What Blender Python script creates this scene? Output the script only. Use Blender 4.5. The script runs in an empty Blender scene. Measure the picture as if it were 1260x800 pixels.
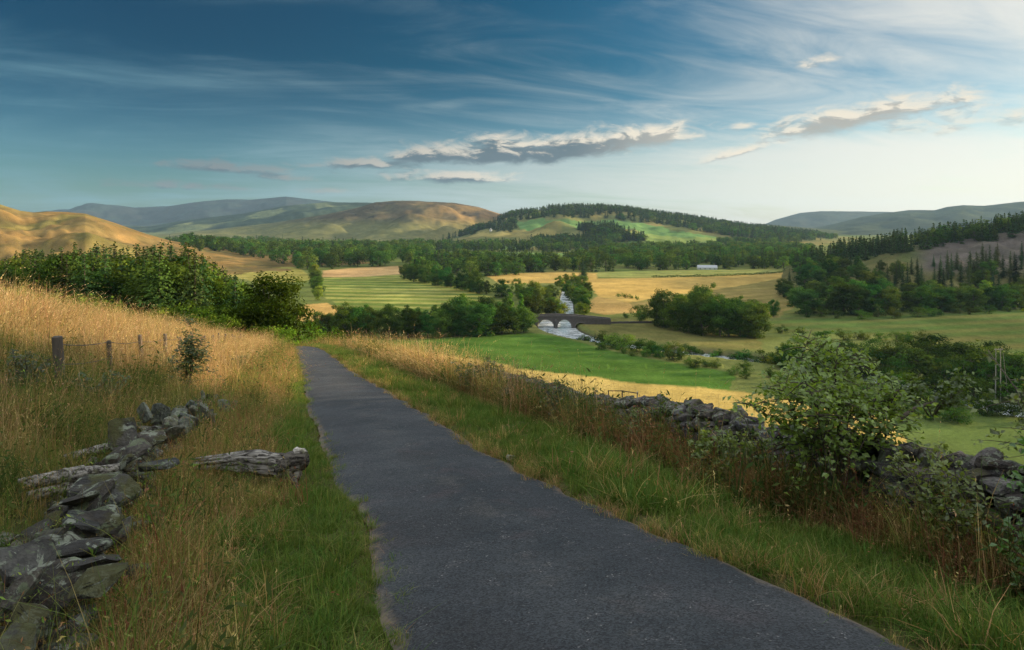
import bpy, bmesh, math, random
import numpy as np
from mathutils import Vector
C = bpy.context.scene
COL = C.collection
RAD = math.radians
rng = np.random.default_rng(7)

# ------------------------------------------------------------------ camera, sky, sun, exposure
CAM_Z, FPX, HOR = 1.75, 840.0, 278.0
cd = bpy.data.cameras.new('camera'); cam = bpy.data.objects.new('camera', cd); COL.objects.link(cam)
cam.location = (0, 0, CAM_Z); cam.rotation_euler = (RAD(90), 0, 0)
cd.lens = 24; cd.sensor_width = 36; cd.shift_y = -(400 - HOR) / 1260
cd.clip_start = 0.05; cd.clip_end = 40000
C.camera = cam
SUN_AZ, SUN_EL = 76.0, 11.0
SUN_STR, SKY_STR = 5.0, 0.088
C.view_settings.view_transform = 'Standard'; C.view_settings.look = 'None'
C.view_settings.gamma = 1; C.view_settings.use_curve_mapping = False
C.view_settings.exposure = 1.12
sd = bpy.data.lights.new('sun', 'SUN'); sd.energy = SUN_STR; sd.angle = RAD(0.55); sd.color = (1.0, 0.78, 0.50)
sun = bpy.data.objects.new('sun', sd); COL.objects.link(sun)
sdir = Vector((math.sin(RAD(SUN_AZ)) * math.cos(RAD(SUN_EL)), math.cos(RAD(SUN_AZ)) * math.cos(RAD(SUN_EL)), math.sin(RAD(SUN_EL))))
sun.rotation_euler = sdir.to_track_quat('Z', 'Y').to_euler()
sun.location = sdir * 60

class NT:
    """small helper to write node trees as expressions"""
    def __init__(s, tree): s.t = tree; s.n = tree.nodes; s.l = tree.links
    def new(s, typ, **kw):
        n = s.n.new(typ)
        for k, v in kw.items(): setattr(n, k, v)
        return n
    def set(s, sock, v):
        if hasattr(v, 'is_output') or isinstance(v, bpy.types.NodeSocket): s.l.new(v, sock)
        else: sock.default_value = v
    def m(s, op, a, b=0.0, c=None, clamp=False):
        n = s.new('ShaderNodeMath', operation=op, use_clamp=clamp)
        s.set(n.inputs[0], a); s.set(n.inputs[1], b)
        if c is not None: s.set(n.inputs[2], c)
        return n.outputs[0]
    def vec(s, x, y, z=0.0):
        n = s.new('ShaderNodeCombineXYZ')
        for i, v in enumerate((x, y, z)): s.set(n.inputs[i], v)
        return n.outputs[0]
    def vm(s, op, a, b):
        n = s.new('ShaderNodeVectorMath', operation=op); s.set(n.inputs[0], a); s.set(n.inputs[1], b); return n.outputs[0]
    def noise(s, v, scale, detail=4, rough=0.55, dist=0.0, col=False):
        n = s.new('ShaderNodeTexNoise'); s.set(n.inputs['Vector'], v)
        n.inputs['Scale'].default_value = scale; n.inputs['Detail'].default_value = detail
        n.inputs['Roughness'].default_value = rough; n.inputs['Distortion'].default_value = dist
        return n.outputs['Color' if col else 'Fac']
    def vor(s, v, scale, feature='F1', out='Distance'):
        n = s.new('ShaderNodeTexVoronoi', feature=feature); s.set(n.inputs['Vector'], v); n.inputs['Scale'].default_value = scale
        return n.outputs[out]
    def rng(s, v, a, b, c=0.0, d=1.0, smooth=True):
        n = s.new('ShaderNodeMapRange', interpolation_type='SMOOTHSTEP' if smooth else 'LINEAR')
        s.set(n.inputs['Value'], v)
        for k, q in zip(('From Min', 'From Max', 'To Min', 'To Max'), (a, b, c, d)): s.set(n.inputs[k], q)
        return n.outputs['Result']
    def mix(s, f, a, b, blend='MIX'):
        n = s.new('ShaderNodeMix', data_type='RGBA', blend_type=blend)
        s.set(n.inputs[0], f)
        for i, v in ((6, a), (7, b)):
            if isinstance(v, tuple): v = v if len(v) == 4 else (*v, 1)
            s.set(n.inputs[i], v)
        return n.outputs[2]
    def attr(s, name, out='Color'):
        n = s.new('ShaderNodeAttribute'); n.attribute_name = name; return n.outputs[out]

world = bpy.data.worlds.new('World'); C.world = world; world.use_nodes = True
def build_world():
    t = world.node_tree; t.nodes.clear(); q = NT(t)
    d = q.new('ShaderNodeTexCoord').outputs['Generated']
    sp = q.new('ShaderNodeSeparateXYZ'); q.set(sp.inputs[0], d)
    x, y, z = sp.outputs
    az = q.m('ARCTAN2', x, y); el = q.m('ARCSINE', z)
    sk = q.new('ShaderNodeTexSky', sky_type='NISHITA'); sk.sun_disc = False
    sk.sun_elevation = RAD(SUN_EL); sk.sun_rotation = RAD(SUN_AZ); sk.altitude = 200
    sk.air_density = 1.0; sk.dust_density = 1.2; sk.ozone_density = 2.0
    base = q.mix(1.0, sk.outputs[0], (0.78, 0.90, 0.94, 1), 'MULTIPLY')
    # the deep teal band of clear air overhead to the left and the warm pale light low on the right
    hi = q.rng(el, 0.015, 0.24)
    lf = q.rng(az, 0.75, -0.10)
    deep = q.m('MULTIPLY', hi, q.m('ADD', q.m('MULTIPLY', lf, 0.36), 0.62))
    base = q.mix(deep, base, q.mix(1.0, base, (0.0, 0.30, 0.39, 1), 'MULTIPLY'))
    base = q.mix(q.rng(az, 0.40, -0.55), base, q.mix(1.0, base, (0.34, 0.52, 0.60, 1), 'MULTIPLY'))
    # cirrus veil, drawn out on a high flat layer
    zz = q.m('ADD', q.m('MAXIMUM', z, 0.0), 0.12)
    px = q.m('DIVIDE', x, zz); py = q.m('DIVIDE', y, zz)
    rx = q.m('ADD', q.m('MULTIPLY', px, 0.94), q.m('MULTIPLY', py, 0.30))
    ry = q.m('SUBTRACT', q.m('MULTIPLY', py, 0.94), q.m('MULTIPLY', px, 0.30))
    v1 = q.vec(q.m('MULTIPLY', rx, 0.5), q.m('MULTIPLY', ry, 0.8), 5.1)
    n1 = q.noise(v1, 0.62, 7, 0.50, 1.6)
    v2 = q.vec(q.m('MULTIPLY', rx, 0.6), q.m('MULTIPLY', ry, 1.5), 8.4)
    n2 = q.noise(v2, 1.5, 7, 0.60, 1.4)
    right = q.rng(az, 0.05, 0.75)
    lowb = q.rng(el, 0.20, 0.04)
    topl = q.m('MULTIPLY', q.rng(el, 0.16, 0.26), q.rng(az, 0.45, 0.15))
    cover = q.m('ADD', q.m('SUBTRACT', q.m('MULTIPLY', right, 0.115), q.m('MULTIPLY', topl, q.rng(el, 0.40, 0.34, 0, 0.035))), q.m('MULTIPLY', lowb, q.rng(az, -0.65, 0.2, 0.05, 0.20)))
    # an added, unseen bright cloud sheet overhead and behind, as ambient fill
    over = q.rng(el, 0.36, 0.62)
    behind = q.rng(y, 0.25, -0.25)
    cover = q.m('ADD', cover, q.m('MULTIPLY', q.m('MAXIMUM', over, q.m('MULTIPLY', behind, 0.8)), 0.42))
    ci = q.rng(q.m('ADD', q.m('ADD', q.m('MULTIPLY', n1, 0.64), q.m('MULTIPLY', n2, 0.36)), cover), 0.44, 0.80)
    sunny = q.rng(az, -0.6, 0.7)
    cic = q.mix(sunny, (0.165, 0.33, 0.40, 1), (0.93, 0.88, 0.78, 1))
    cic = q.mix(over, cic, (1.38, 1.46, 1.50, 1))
    sc = q.new('ShaderNodeVectorMath', operation='SCALE'); q.set(sc.inputs[0], cic); sc.inputs['Scale'].default_value = 5.6
    cs = sc.outputs[0]
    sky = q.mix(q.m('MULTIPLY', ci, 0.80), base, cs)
    # cumulus banks
    def AE(u, v):
        tx, ty = (u - 630) / FPX, (HOR - v) / FPX
        a = math.atan(tx); return a, math.atan(ty * math.cos(a))
    def density(az, el, dark=False):
        tot = None
        for (u, v, ru, rv, tilt, w) in CL:
            a0, e0 = AE(u, v)
            dx = q.m('DIVIDE', q.m('SUBTRACT', az, a0), ru / FPX)
            dy = q.m('DIVIDE', q.m('SUBTRACT', q.m('SUBTRACT', el, e0), q.m('MULTIPLY', q.m('SUBTRACT', az, a0), tilt)), rv / FPX)
            # flat base: falls off faster below
            dy = q.m('MULTIPLY', dy, q.rng(dy, -0.25, 0.05, 1.7, 1.0))
            r2 = q.m('ADD', q.m('MULTIPLY', dx, dx), q.m('MULTIPLY', dy, dy))
            g = q.m('MULTIPLY', q.m('EXPONENT', q.m('MULTIPLY', r2, -1.0)), w)
            tot = g if tot is None else q.m('MAXIMUM', tot, g)
        nv = q.vec(az, q.m('MULTIPLY', el, 2.8), 1.7)
        n = q.noise(nv, 23, 8, 0.60, 0.5)
        return q.m('SUBTRACT', q.m('ADD', tot, q.m('MULTIPLY', q.m('SUBTRACT', n, 0.5), 1.7)), 0.42)
    CL = [(455, 203, 95, 9, 0.02, .95), (545, 192, 80, 17, 0.10, 1.15), (620, 190, 95, 24, 0.06, 1.2), (700, 186, 95, 24, 0.10, 1.15), (780, 171, 95, 20, 0.05, 1.15),
          (560, 219, 85, 13, 0.0, 1.0), (285, 209, 95, 10, -0.05, .92), (350, 219, 55, 7, -.05, .8), (215, 229, 95, 8, -0.02, .72), (1020, 152, 80, 20, 0.12, 1.05), (1110, 134, 80, 16, 0.10, 1.0),
          (1190, 150, 110, 26, 0.0, .62), (900, 190, 46, 8, 0.25, .78), (915, 156, 20, 9, .1, .75), (1005, 76, 24, 10, .1, .78), (940, 178, 60, 8, .15, .66), (400, 235, 55, 6, 0, .66)]
    d0 = density(az, el)
    d1 = density(q.m('ADD', az, 0.0075), q.m('ADD', el, 0.0075))
    mask = q.rng(d0, -0.16, 0.56)
    lit = q.rng(q.m('ADD', d1, q.m('MULTIPLY', q.m('SUBTRACT', d1, d0), 0.8)), 0.40, -0.15)
    lit = q.m('ADD', q.m('MULTIPLY', lit, 0.9), q.m('MULTIPLY', q.rng(az, 0.07, 0.24), 0.42), None, True)
    lit = q.m('MULTIPLY', lit, q.rng(az, -0.42, 0.06, 0.14, 1.0))
    cc = q.mix(lit, (0.12, 0.17, 0.205, 1), (0.93, 0.83, 0.67, 1))
    sc2 = q.new('ShaderNodeVectorMath', operation='SCALE'); q.set(sc2.inputs[0], cc); sc2.inputs['Scale'].default_value = 5.2
    sky = q.mix(q.m('MULTIPLY', mask, 0.93), sky, sc2.outputs[0])
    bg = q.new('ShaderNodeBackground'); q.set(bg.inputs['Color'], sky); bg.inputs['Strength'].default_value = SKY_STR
    o = q.new('ShaderNodeOutputWorld'); q.l.new(bg.outputs[0], o.inputs[0])
build_world()

# ------------------------------------------------------------------ helpers
def vnoise(x, y, seed=0):
    xi = np.floor(x).astype(np.int64); yi = np.floor(y).astype(np.int64)
    fx = x - xi; fy = y - yi
    fx = fx * fx * (3 - 2 * fx); fy = fy * fy * (3 - 2 * fy)
    def h(a, b):
        n = (a * 374761393 + b * 668265263 + seed * 974634777) & 0xffffffff
        n = ((n ^ (n >> 13)) * 1274126177) & 0xffffffff
        return ((n ^ (n >> 16)) & 0xffff) / 65535.0
    return (h(xi, yi) * (1 - fx) + h(xi + 1, yi) * fx) * (1 - fy) + (h(xi, yi + 1) * (1 - fx) + h(xi + 1, yi + 1) * fx) * fy
def fbm(x, y, seed=0, octv=4):
    a, s, t = 0.0, 0.5, 0.0
    x = np.asarray(x, float); y = np.asarray(y, float)
    for k in range(octv):
        a = a + s * vnoise(x, y, seed + k); t += s; s *= .5; x = x * 2.03 + 5.3; y = y * 2.03 + 1.7
    return a / t
def sstep(a, b, x):
    t = np.clip((x - a) / (b - a), 0, 1); return t * t * (3 - 2 * t)

def mesh(name, V, F, mat=None, col=None, smooth=False, mats=None, mi=None):
    """F: list of (n,k) int arrays"""
    me = bpy.data.meshes.new(name); V = np.asarray(V, np.float32)
    me.vertices.add(len(V)); me.vertices.foreach_set('co', V.ravel())
    F = [np.asarray(f, np.int32) for f in F if len(f)]
    idx = np.concatenate([f.ravel() for f in F]); tot = np.concatenate([np.full(len(f), f.shape[1], np.int32) for f in F])
    me.loops.add(len(idx)); me.loops.foreach_set('vertex_index', idx)
    me.polygons.add(len(tot)); me.polygons.foreach_set('loop_start', np.concatenate([[0], np.cumsum(tot)[:-1]]).astype(np.int32))
    me.polygons.foreach_set('use_smooth', np.full(len(tot), smooth, bool))
    if mi is not None: me.polygons.foreach_set('material_index', np.asarray(mi, np.int32))
    me.update(calc_edges=True)
    if col is not None:
        a = me.color_attributes.new('tint', 'FLOAT_COLOR', 'POINT')
        c = np.ones((len(V), 4), np.float32); c[:, :3] = col; a.data.foreach_set('color', c.ravel())
    for m_ in (mats or ([mat] if mat else [])): me.materials.append(m_)
    return me
def put(name, me, parent=None, loc=(0, 0, 0), rotz=0, coll=None, **tags):
    o = bpy.data.objects.new(name, me); (coll or COL).objects.link(o)
    if parent: o.parent = parent
    o.location = loc; o.rotation_euler = (0, 0, rotz)
    for k, v in tags.items():
        if v: o[k] = v
    return o
def thing(name, label, cat, loc=(0, 0, 0), rotz=0, group=None):
    return put(name, None, None, loc, rotz, label=label, category=cat, group=group)

class MB:
    """collects vertices, quads, tris and colours into one mesh"""
    def __init__(s): s.V = []; s.Q = []; s.T = []; s.C = []; s.n = 0
    def add(s, V, Q=None, T=None, col=(1, 1, 1)):
        V = np.asarray(V, float).reshape(-1, 3)
        if Q is not None and len(Q): s.Q.append(np.asarray(Q).reshape(-1, 4) + s.n)
        if T is not None and len(T): s.T.append(np.asarray(T).reshape(-1, 3) + s.n)
        c = np.asarray(col, float); s.C.append(np.broadcast_to(c, (len(V), 3)) if c.ndim == 1 else c)
        s.V.append(V); s.n += len(V)
    def box(s, c, d, rz=0, col=(1, 1, 1)):
        P = np.array([(x, y, z) for z in (-.5, .5) for y in (-.5, .5) for x in (-.5, .5)]) * np.array(d)
        a, b = math.cos(rz), math.sin(rz)
        P = np.stack([P[:, 0] * a - P[:, 1] * b, P[:, 0] * b + P[:, 1] * a, P[:, 2]], 1) + np.array(c)
        s.add(P, Q=[(0, 2, 3, 1), (4, 5, 7, 6), (0, 1, 5, 4), (2, 6, 7, 3), (0, 4, 6, 2), (1, 3, 7, 5)], col=col)
    def tube(s, pts, rad, k=6, col=(1, 1, 1), cap=True):
        P = np.asarray(pts, float); n = len(P); R = np.broadcast_to(np.asarray(rad, float), (n,))
        T = np.gradient(P, axis=0); T /= np.linalg.norm(T, axis=1)[:, None] + 1e-9
        up = np.where(np.abs(T[:, 2:3]) > .9, np.array([[1., 0, 0]]), np.array([[0, 0, 1.]]))
        A = np.cross(T, up); A /= np.linalg.norm(A, axis=1)[:, None] + 1e-9; B = np.cross(T, A)
        a = np.arange(k) * 2 * math.pi / k
        V = P[:, None] + R[:, None, None] * (A[:, None] * np.cos(a)[None, :, None] + B[:, None] * np.sin(a)[None, :, None])
        i = np.arange(n - 1)[:, None] * k + np.arange(k)[None]; j = np.arange(n - 1)[:, None] * k + (np.arange(k)[None] + 1) % k
        Q = np.stack([i, j, j + k, i + k], -1).reshape(-1, 4); V = V.reshape(-1, 3)
        T3 = None
        if cap:
            V = np.vstack([V, P[0], P[-1]]); c0, c1 = n * k, n * k + 1; r = np.arange(k)
            T3 = np.vstack([np.stack([np.full(k, c0), (r + 1) % k, r], 1), np.stack([np.full(k, c1), (n - 1) * k + r, (n - 1) * k + (r + 1) % k], 1)])
        s.add(V, Q, T3, col)
    def quads(s, P, N, size, asp=1.0, g=None, col=(1, 1, 1), diamond=True, updir=None):
        """leaf faces at P facing N"""
        g = g or rng; n = len(P); N = N / (np.linalg.norm(N, axis=1)[:, None] + 1e-9)
        R = g.normal(size=(n, 3)) if updir is None else updir + g.normal(size=(n, 3)) * .25
        A = np.cross(N, R); A /= np.linalg.norm(A, axis=1)[:, None] + 1e-9; B = np.cross(N, A)
        S = np.broadcast_to(np.asarray(size, float), (n,))[:, None]
        if diamond: c = [(-1, 0), (-.1, -.62), (1, 0), (.1, .62)]
        else: c = [(-1, -.6), (1, -.6), (1, .6), (-1, .6)]
        V = np.stack([P + S * .5 * (B * a * asp + A * b) for a, b in c], 1).reshape(-1, 3)
        cc = np.asarray(col, float)
        if cc.ndim == 2: cc = np.repeat(cc, 4, axis=0)
        s.add(V, np.arange(4 * n).reshape(-1, 4), None, cc)
    def mesh(s, name, mat, smooth=False):
        return mesh(name, np.concatenate(s.V), [np.concatenate(a) for a in (s.Q, s.T) if a], mat, np.concatenate(s.C), smooth)

def mat_new(name):
    m = bpy.data.materials.new(name); m.use_nodes = True; m.node_tree.nodes.clear()
    return m, NT(m.node_tree)
def out(q, sh):
    o = q.new('ShaderNodeOutputMaterial'); q.l.new(sh, o.inputs[0])
def prin(q, col, rough=.9, bump=None, dist=.02, strength=.6, spec=.25, metal=0):
    p = q.new('ShaderNodeBsdfPrincipled'); q.set(p.inputs['Base Color'], col if not isinstance(col, tuple) else (*col[:3], 1)); q.set(p.inputs['Roughness'], rough)
    p.inputs['Specular IOR Level'].default_value = spec; p.inputs['Metallic'].default_value = metal
    if bump is not None:
        b = q.new('ShaderNodeBump'); q.set(b.inputs['Height'], bump); b.inputs['Distance'].default_value = dist; b.inputs['Strength'].default_value = strength
        q.l.new(b.outputs[0], p.inputs['Normal'])
    return p.outputs[0]
def leaf_mat(name, trans=.35, var=.25, objcol=True, gloss=0.0, sc=.25):
    m, q = mat_new(name)
    c = q.attr('tint')
    oi = q.new('ShaderNodeObjectInfo')
    if objcol: c = q.mix(1.0, c, oi.outputs['Color'], 'MULTIPLY')
    hs = q.new('ShaderNodeHueSaturation'); q.set(hs.inputs['Color'], c)
    q.set(hs.inputs['Hue'], q.rng(q.m('FRACT', q.m('MULTIPLY', oi.outputs['Random'], 7.31)), 0, 1, .5 - .045, .5 + .022, False))
    q.set(hs.inputs['Value'], q.rng(oi.outputs['Random'], 0, 1, 1 - var, 1 + var, False)); c = hs.outputs[0]
    dfs = q.new('ShaderNodeBsdfDiffuse'); q.set(dfs.inputs[0], c)
    tr = q.new('ShaderNodeBsdfTranslucent'); q.set(tr.inputs[0], q.mix(1.0, c, (1.25, 1.2, .6, 1), 'MULTIPLY'))
    mx = q.new('ShaderNodeMixShader'); mx.inputs[0].default_value = trans
    q.l.new(dfs.outputs[0], mx.inputs[1]); q.l.new(tr.outputs[0], mx.inputs[2]); sh = mx.outputs[0]
    if gloss:
        gl = q.new('ShaderNodeBsdfGlossy'); gl.inputs['Roughness'].default_value = .45; gl.inputs[0].default_value = (1, 1, 1, 1)
        m2 = q.new('ShaderNodeMixShader'); m2.inputs[0].default_value = gloss; q.l.new(sh, m2.inputs[1]); q.l.new(gl.outputs[0], m2.inputs[2]); sh = m2.outputs[0]
    out(q, sh); return m
def coords(q, obj=True): return q.new('ShaderNodeTexCoord').outputs['Object' if obj else 'Generated']

M = {}
M['leaf'] = leaf_mat('tree_foliage', .30, .42)
M['needle'] = leaf_mat('conifer_foliage', .18)
M['grass'] = leaf_mat('grass_blades', .42, .22, objcol=False)
M['bushleaf'] = leaf_mat('glossy_leaves', .50, .12, objcol=False, gloss=.05)
def bark_mat():
    m, q = mat_new('bark'); v = coords(q)
    n = q.noise(q.vm('MULTIPLY', v, (9, 9, 1.6)), 1.0, 5, .6)
    out(q, prin(q, q.mix(n, (.035, .027, .02), (.15, .12, .095)), .95, n, .02)); return m
M['bark'] = bark_mat()
def wood_mat():
    m, q = mat_new('weathered_wood'); v = coords(q)
    n = q.noise(q.vm('MULTIPLY', v, (3, 40, 40)), 1.0, 5, .6, .3); n2 = q.noise(v, 9, 4)
    c = q.mix(q.rng(n, .36, .62), (.030, .025, .021), (.30, .275, .245)); c = q.mix(q.rng(n2, .55, .75), c, (.12, .115, .07))
    out(q, prin(q, q.mix(1, c, q.attr('tint'), 'MULTIPLY'), .92, n, .012, .9)); return m
M['wood'] = wood_mat()
def post_mat():
    m, q = mat_new('fence_wood'); v = coords(q)
    n = q.noise(q.vm('MULTIPLY', v, (40, 40, 3)), 1.0, 5, .6, .3)
    out(q, prin(q, q.mix(n, (.03, .025, .02), (.17, .14, .115)), .92, n, .01, .9)); return m
M['post'] = post_mat()
def stone_mat():
    m, q = mat_new('lichened_stone'); v = coords(q)
    n = q.noise(v, 4.5, 8, .65, .2); n2 = q.noise(v, 26, 5, .65); w = q.noise(v, 5.5, 7, .66, .9)
    c = q.mix(1.0, q.attr('tint'), q.mix(q.rng(n, .32, .68), (.42, .40, .40), (1.5, 1.47, 1.45)), 'MULTIPLY')
    c = q.mix(q.m('MULTIPLY', q.rng(n2, .46, .60), .65), c, (.045, .042, .042))
    lich = q.rng(q.m('ADD', w, q.m('MULTIPLY', n2, .30)), .70, .76)
    c = q.mix(q.m('MULTIPLY', lich, .8), c, (.25, .27, .21))
    l2 = q.rng(q.noise(q.vm('ADD', v, (7, 3, 1)), 8.0, 6, .66, .6), .54, .62)
    c = q.mix(q.m('MULTIPLY', l2, .55), c, (.16, .20, .11))
    ge = q.new('ShaderNodeNewGeometry'); sp = q.new('ShaderNodeSeparateXYZ'); q.l.new(ge.outputs['Normal'], sp.inputs[0])
    moss = q.m('MULTIPLY', q.rng(sp.outputs[2], .2, .7), q.rng(q.noise(q.vm('ADD', v, (1, 9, 4)), 2.4, 5, .6), .50, .60))
    c = q.mix(q.m('MULTIPLY', moss, .8), c, (.060, .058, .016))
    out(q, prin(q, c, .93, q.m('ADD', n, q.m('MULTIPLY', n2, .6)), .06, 1.0)); return m
M['stone'] = stone_mat()

# road frame: s runs down the road, t to its right
HX, HY = -math.sin(math.atan(265 / 840)), math.cos(math.atan(265 / 840))
def LE(s): return np.interp(s, [0, 3.6, 6, 7.6, 10.5, 16, 28, 64], [.42, .46, .60, .52, .36, .24, .17, -.2])    # left and right edge of the tarmac
def RE(s): return np.interp(s, [0, 3.2, 5, 6.6, 9.3, 14.5, 26, 60], [3.2, 3.06, 2.74, 2.58, 2.42, 2.40, 2.2, 2.1])
def bend(s): q = np.clip(s - 56, 0, 60); return .0035 * q * q            # the lane swings left beyond the brow
def st2xy(s, t): t = t - bend(s); return s * HX + t * HY, s * HY - t * HX
def xy2st(x, y): s = x * HX + y * HY; return s, x * HY - y * HX + bend(s)
def ut(u, t):
    k = (u - 630) / FPX; y = t / (k * HY - HX); return k * y, y       # the ground point seen in column u at road offset t
def smax(a, b, k):
    h = np.clip(.5 + .5 * (a - b) / k, 0, 1); return b + (a - b) * h + k * h * (1 - h)
FLOOR = -50.0
WATER = -51.4
def P(u, v, z=FLOOR):
    y = (CAM_Z - z) * FPX / (v - HOR); return ((u - 630) / FPX * y, y)
RIV = [P(716, 340, WATER), P(700, 352, WATER), P(697, 366, WATER), P(696, 378, WATER), P(689, 392, WATER), P(682, 403, WATER), P(682, 411, WATER), P(718, 419, WATER), P(775, 429, WATER),
       P(830, 436, WATER), P(885, 441, WATER), P(960, 449, WATER), P(1060, 462, WATER), P(1190, 492, WATER), P(1330, 530, WATER), P(1600, 560, WATER)]
RIVW = [6, 7, 7, 8, 14, 20, 18, 11, 11, 12, 12, 11, 12, 15, 14, 14]
def resample(pts, wid, n):
    p = np.array(pts); d = np.concatenate([[0], np.cumsum(np.linalg.norm(np.diff(p, axis=0), axis=1))]); s = np.linspace(0, d[-1], n)
    x = np.interp(s, d, p[:, 0]); y = np.interp(s, d, p[:, 1]); w = np.interp(s, d, wid)
    k = np.ones(9) / 9
    f = lambda a: np.convolve(np.pad(a, 4, 'edge'), k, 'valid')
    return np.stack([f(x), f(y)], 1), f(w)
RP, RW = resample(RIV, RIVW, 90)
def river_d(x, y):
    """distance outside the river edge (negative in the water)"""
    best = np.full(x.shape, 1e9)
    for i in range(len(RP) - 1):
        a = RP[i]; b = RP[i + 1]; e = b - a; l2 = (e ** 2).sum()
        u = np.clip(((x - a[0]) * e[0] + (y - a[1]) * e[1]) / l2, 0, 1)
        d = np.hypot(x - a[0] - u * e[0], y - a[1] - u * e[1]) - (RW[i] * (1 - u) + RW[i + 1] * u) / 2
        best = np.minimum(best, d)
    return best

TK = [-400, -150, -100, -60, -30, -16, -9.5, -6.5, -4, -3.1, -2.2, -1.6, -0.5, .5, 2.9, 3.6, 5, 6]
CK = [34, 20, 16, 11, 5.2, 3.0, 2.35, 1.45, .68, .52, .36, .10, .04, 0, 0, -.10, -.36, -.55]
def near(x, y):
    s, t = xy2st(x, y)
    zr = -.145 * np.clip(s, -70, 9e9)
    zr = zr - 2.4 * sstep(72, 105, s) * np.exp(-(t / 25) ** 2)
    c = (np.interp(t, TK, CK) + np.interp(t - .25, TK, CK) + np.interp(t + .25, TK, CK)) / 3
    k = 1 - .38 * sstep(22, 62, s)
    c = np.where(t < -.5, c * np.where(t > -16, k, 1 - (1 - k) * np.clip((t + 40) / 24, 0, 1)), c)
    sl = .28 + (.10 - .28) * sstep(.70, .35, s / (np.abs(t) + .01)) * (t > 0)
    c = c - np.where(t > 6, sl * (np.clip(t, 6, 500) - 6), 0)
    off = sstep(0.25, 1.6, np.abs(t - 1.7) - 1.2)
    bump = (fbm(x * 1.3, y * 1.3, 3, 3) - .5) * .16 + (fbm(x * .22, y * .22, 5, 3) - .5) * .5 * np.clip(np.abs(t) / 10, 0, 1)
    return zr + c + off * bump
# hills: skyline as (column, row) in the photo, the depth of the crest and of the foot, depth behind
HILLS = {
 'A': ([(-900, 120), (-400, 195), (-100, 237), (0, 252), (25, 259.5), (40, 261.5), (58, 260.5), (80, 261), (105, 263), (140, 274), (180, 288), (208, 296), (250, 304), (300, 312)], 1100, 480, 500, .9),
 'B': ([(-500, 262), (-50, 259), (20, 254), (45, 248), (62, 246.5), (105, 246), (135, 251), (165, 254.5), (205, 254), (250, 248), (280, 245.5), (310, 246), (352, 242), (395, 247), (440, 252), (520, 258), (620, 270), (700, 280)], 8300, 6300, 1500, 26),
 'C': ([(60, 275), (120, 276), (180, 279), (230, 271), (300, 263), (345, 254.5), (400, 249.5), (450, 250), (480, 251), (520, 257), (600, 270), (700, 284)], 5600, 3600, 1200, 20),
 'D': ([(150, 292), (260, 283), (340, 274), (400, 264), (440, 256), (462, 250), (485, 247.5), (515, 248), (560, 250.5), (590, 255.5), (615, 263.5), (650, 273), (690, 285), (730, 293)], 4100, 2100, 1000, 16),
 'E': ([(515, 297), (545, 294), (575, 285), (600, 275), (630, 266), (660, 260), (700, 257), (745, 257.5), (770, 260), (800, 264), (830, 268), (870, 273), (905, 279), (930, 281.5), (970, 286), (1010, 290), (1060, 294), (1120, 297)], 2700, 1350, 900, 7),
 'F': ([(820, 284), (870, 279), (940, 276), (985, 279.5), (1030, 284), (1100, 289)], 4300, 3000, 900, 8),
 'G': ([(880, 286), (930, 280.5), (955, 270), (985, 262), (1010, 260), (1095, 260.5), (1130, 260), (1200, 262), (1400, 262)], 8300, 6400, 1500, 18),
 'H': ([(960, 288), (1000, 281), (1030, 275), (1060, 267), (1090, 262.5), (1120, 258.5), (1150, 259), (1165, 255.5), (1185, 253), (1212, 254), (1235, 251), (1265, 248), (1500, 238), (2200, 235)], 5800, 3500, 1500, 20),
 'I': ([(935, 345), (960, 341), (985, 326), (1010, 319), (1040, 315), (1075, 311), (1105, 304), (1130, 299), (1160, 296), (1200, 290), (1260, 281), (1400, 262), (1700, 235), (2300, 235)], 690, 400, 380, 5),
}
def hill(key, x, y):
    pts, yc, yf, back, amp = HILLS[key]
    ys = np.maximum(y, 1.0); u = np.clip(x / ys * FPX + 630, -3000, 4000)
    v = np.interp(u, [p[0] for p in pts], [p[1] for p in pts])
    zc = CAM_Z + (HOR - v) / FPX * yc
    seed = ord(key)
    n1 = fbm(x / (yc * .05), y / (yc * .05), seed, 4) - .5
    e0 = np.interp(u, [pts[0][0] - 300, pts[0][0], pts[-1][0], pts[-1][0] + 300], [0 if key not in 'A' else 1, 1, 1, 0 if key not in 'HI' else 1])
    f = np.where(y < yc, sstep(yf, yc, y + n1 * (yc - yf) * .35 * (1 - sstep(yc - (yc - yf) * .3, yc, y))) ** .9, 1 - sstep(yc, yc + back, y))
    z = FLOOR - 4 + (zc - FLOOR + 4) * f * e0
    mid = np.clip(f * (1 - f) * 4, 0, 1)
    return z + n1 * amp * 1.2 * mid + (fbm(x / (yc * .012), y / (yc * .012), seed + 9, 3) - .5) * amp * .25 * np.clip(f * 3, 0, 1)
def H(x, y, carve=True, which=False):
    x = np.asarray(x, float); y = np.asarray(y, float)
    z = FLOOR + (fbm(x / 70, y / 70, 11, 3) - .5) * 1.2 * sstep(150, 400, np.hypot(x, y))
    nr = near(x, y); z = smax(z, nr, 4.0)
    win = np.zeros(x.shape, int); top = z.copy()
    fr = y > 250
    if fr.any():
        for i, k in enumerate(HILLS):
            h = np.where(fr, hill(k, x, y), -99.0)
            win = np.where((h > top) & (h > FLOOR + 1.0), i + 1, win); top = np.maximum(top, h)
            z = smax(z, h, 2.0 if k in 'AEI' else 6.0)
    if carve:
        sel = (np.hypot(x, y) < 900) & (z < FLOOR + 6)
        if sel.any():
            d = river_d(x[sel], y[sel]); zz = z[sel]
            z[sel] = zz + (WATER - 1.1 - zz) * sstep(3.5, -0.6, d)
    return (z, win) if which else z
def H1(x, y): return float(H(np.array([x]), np.array([y]))[0])
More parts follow.
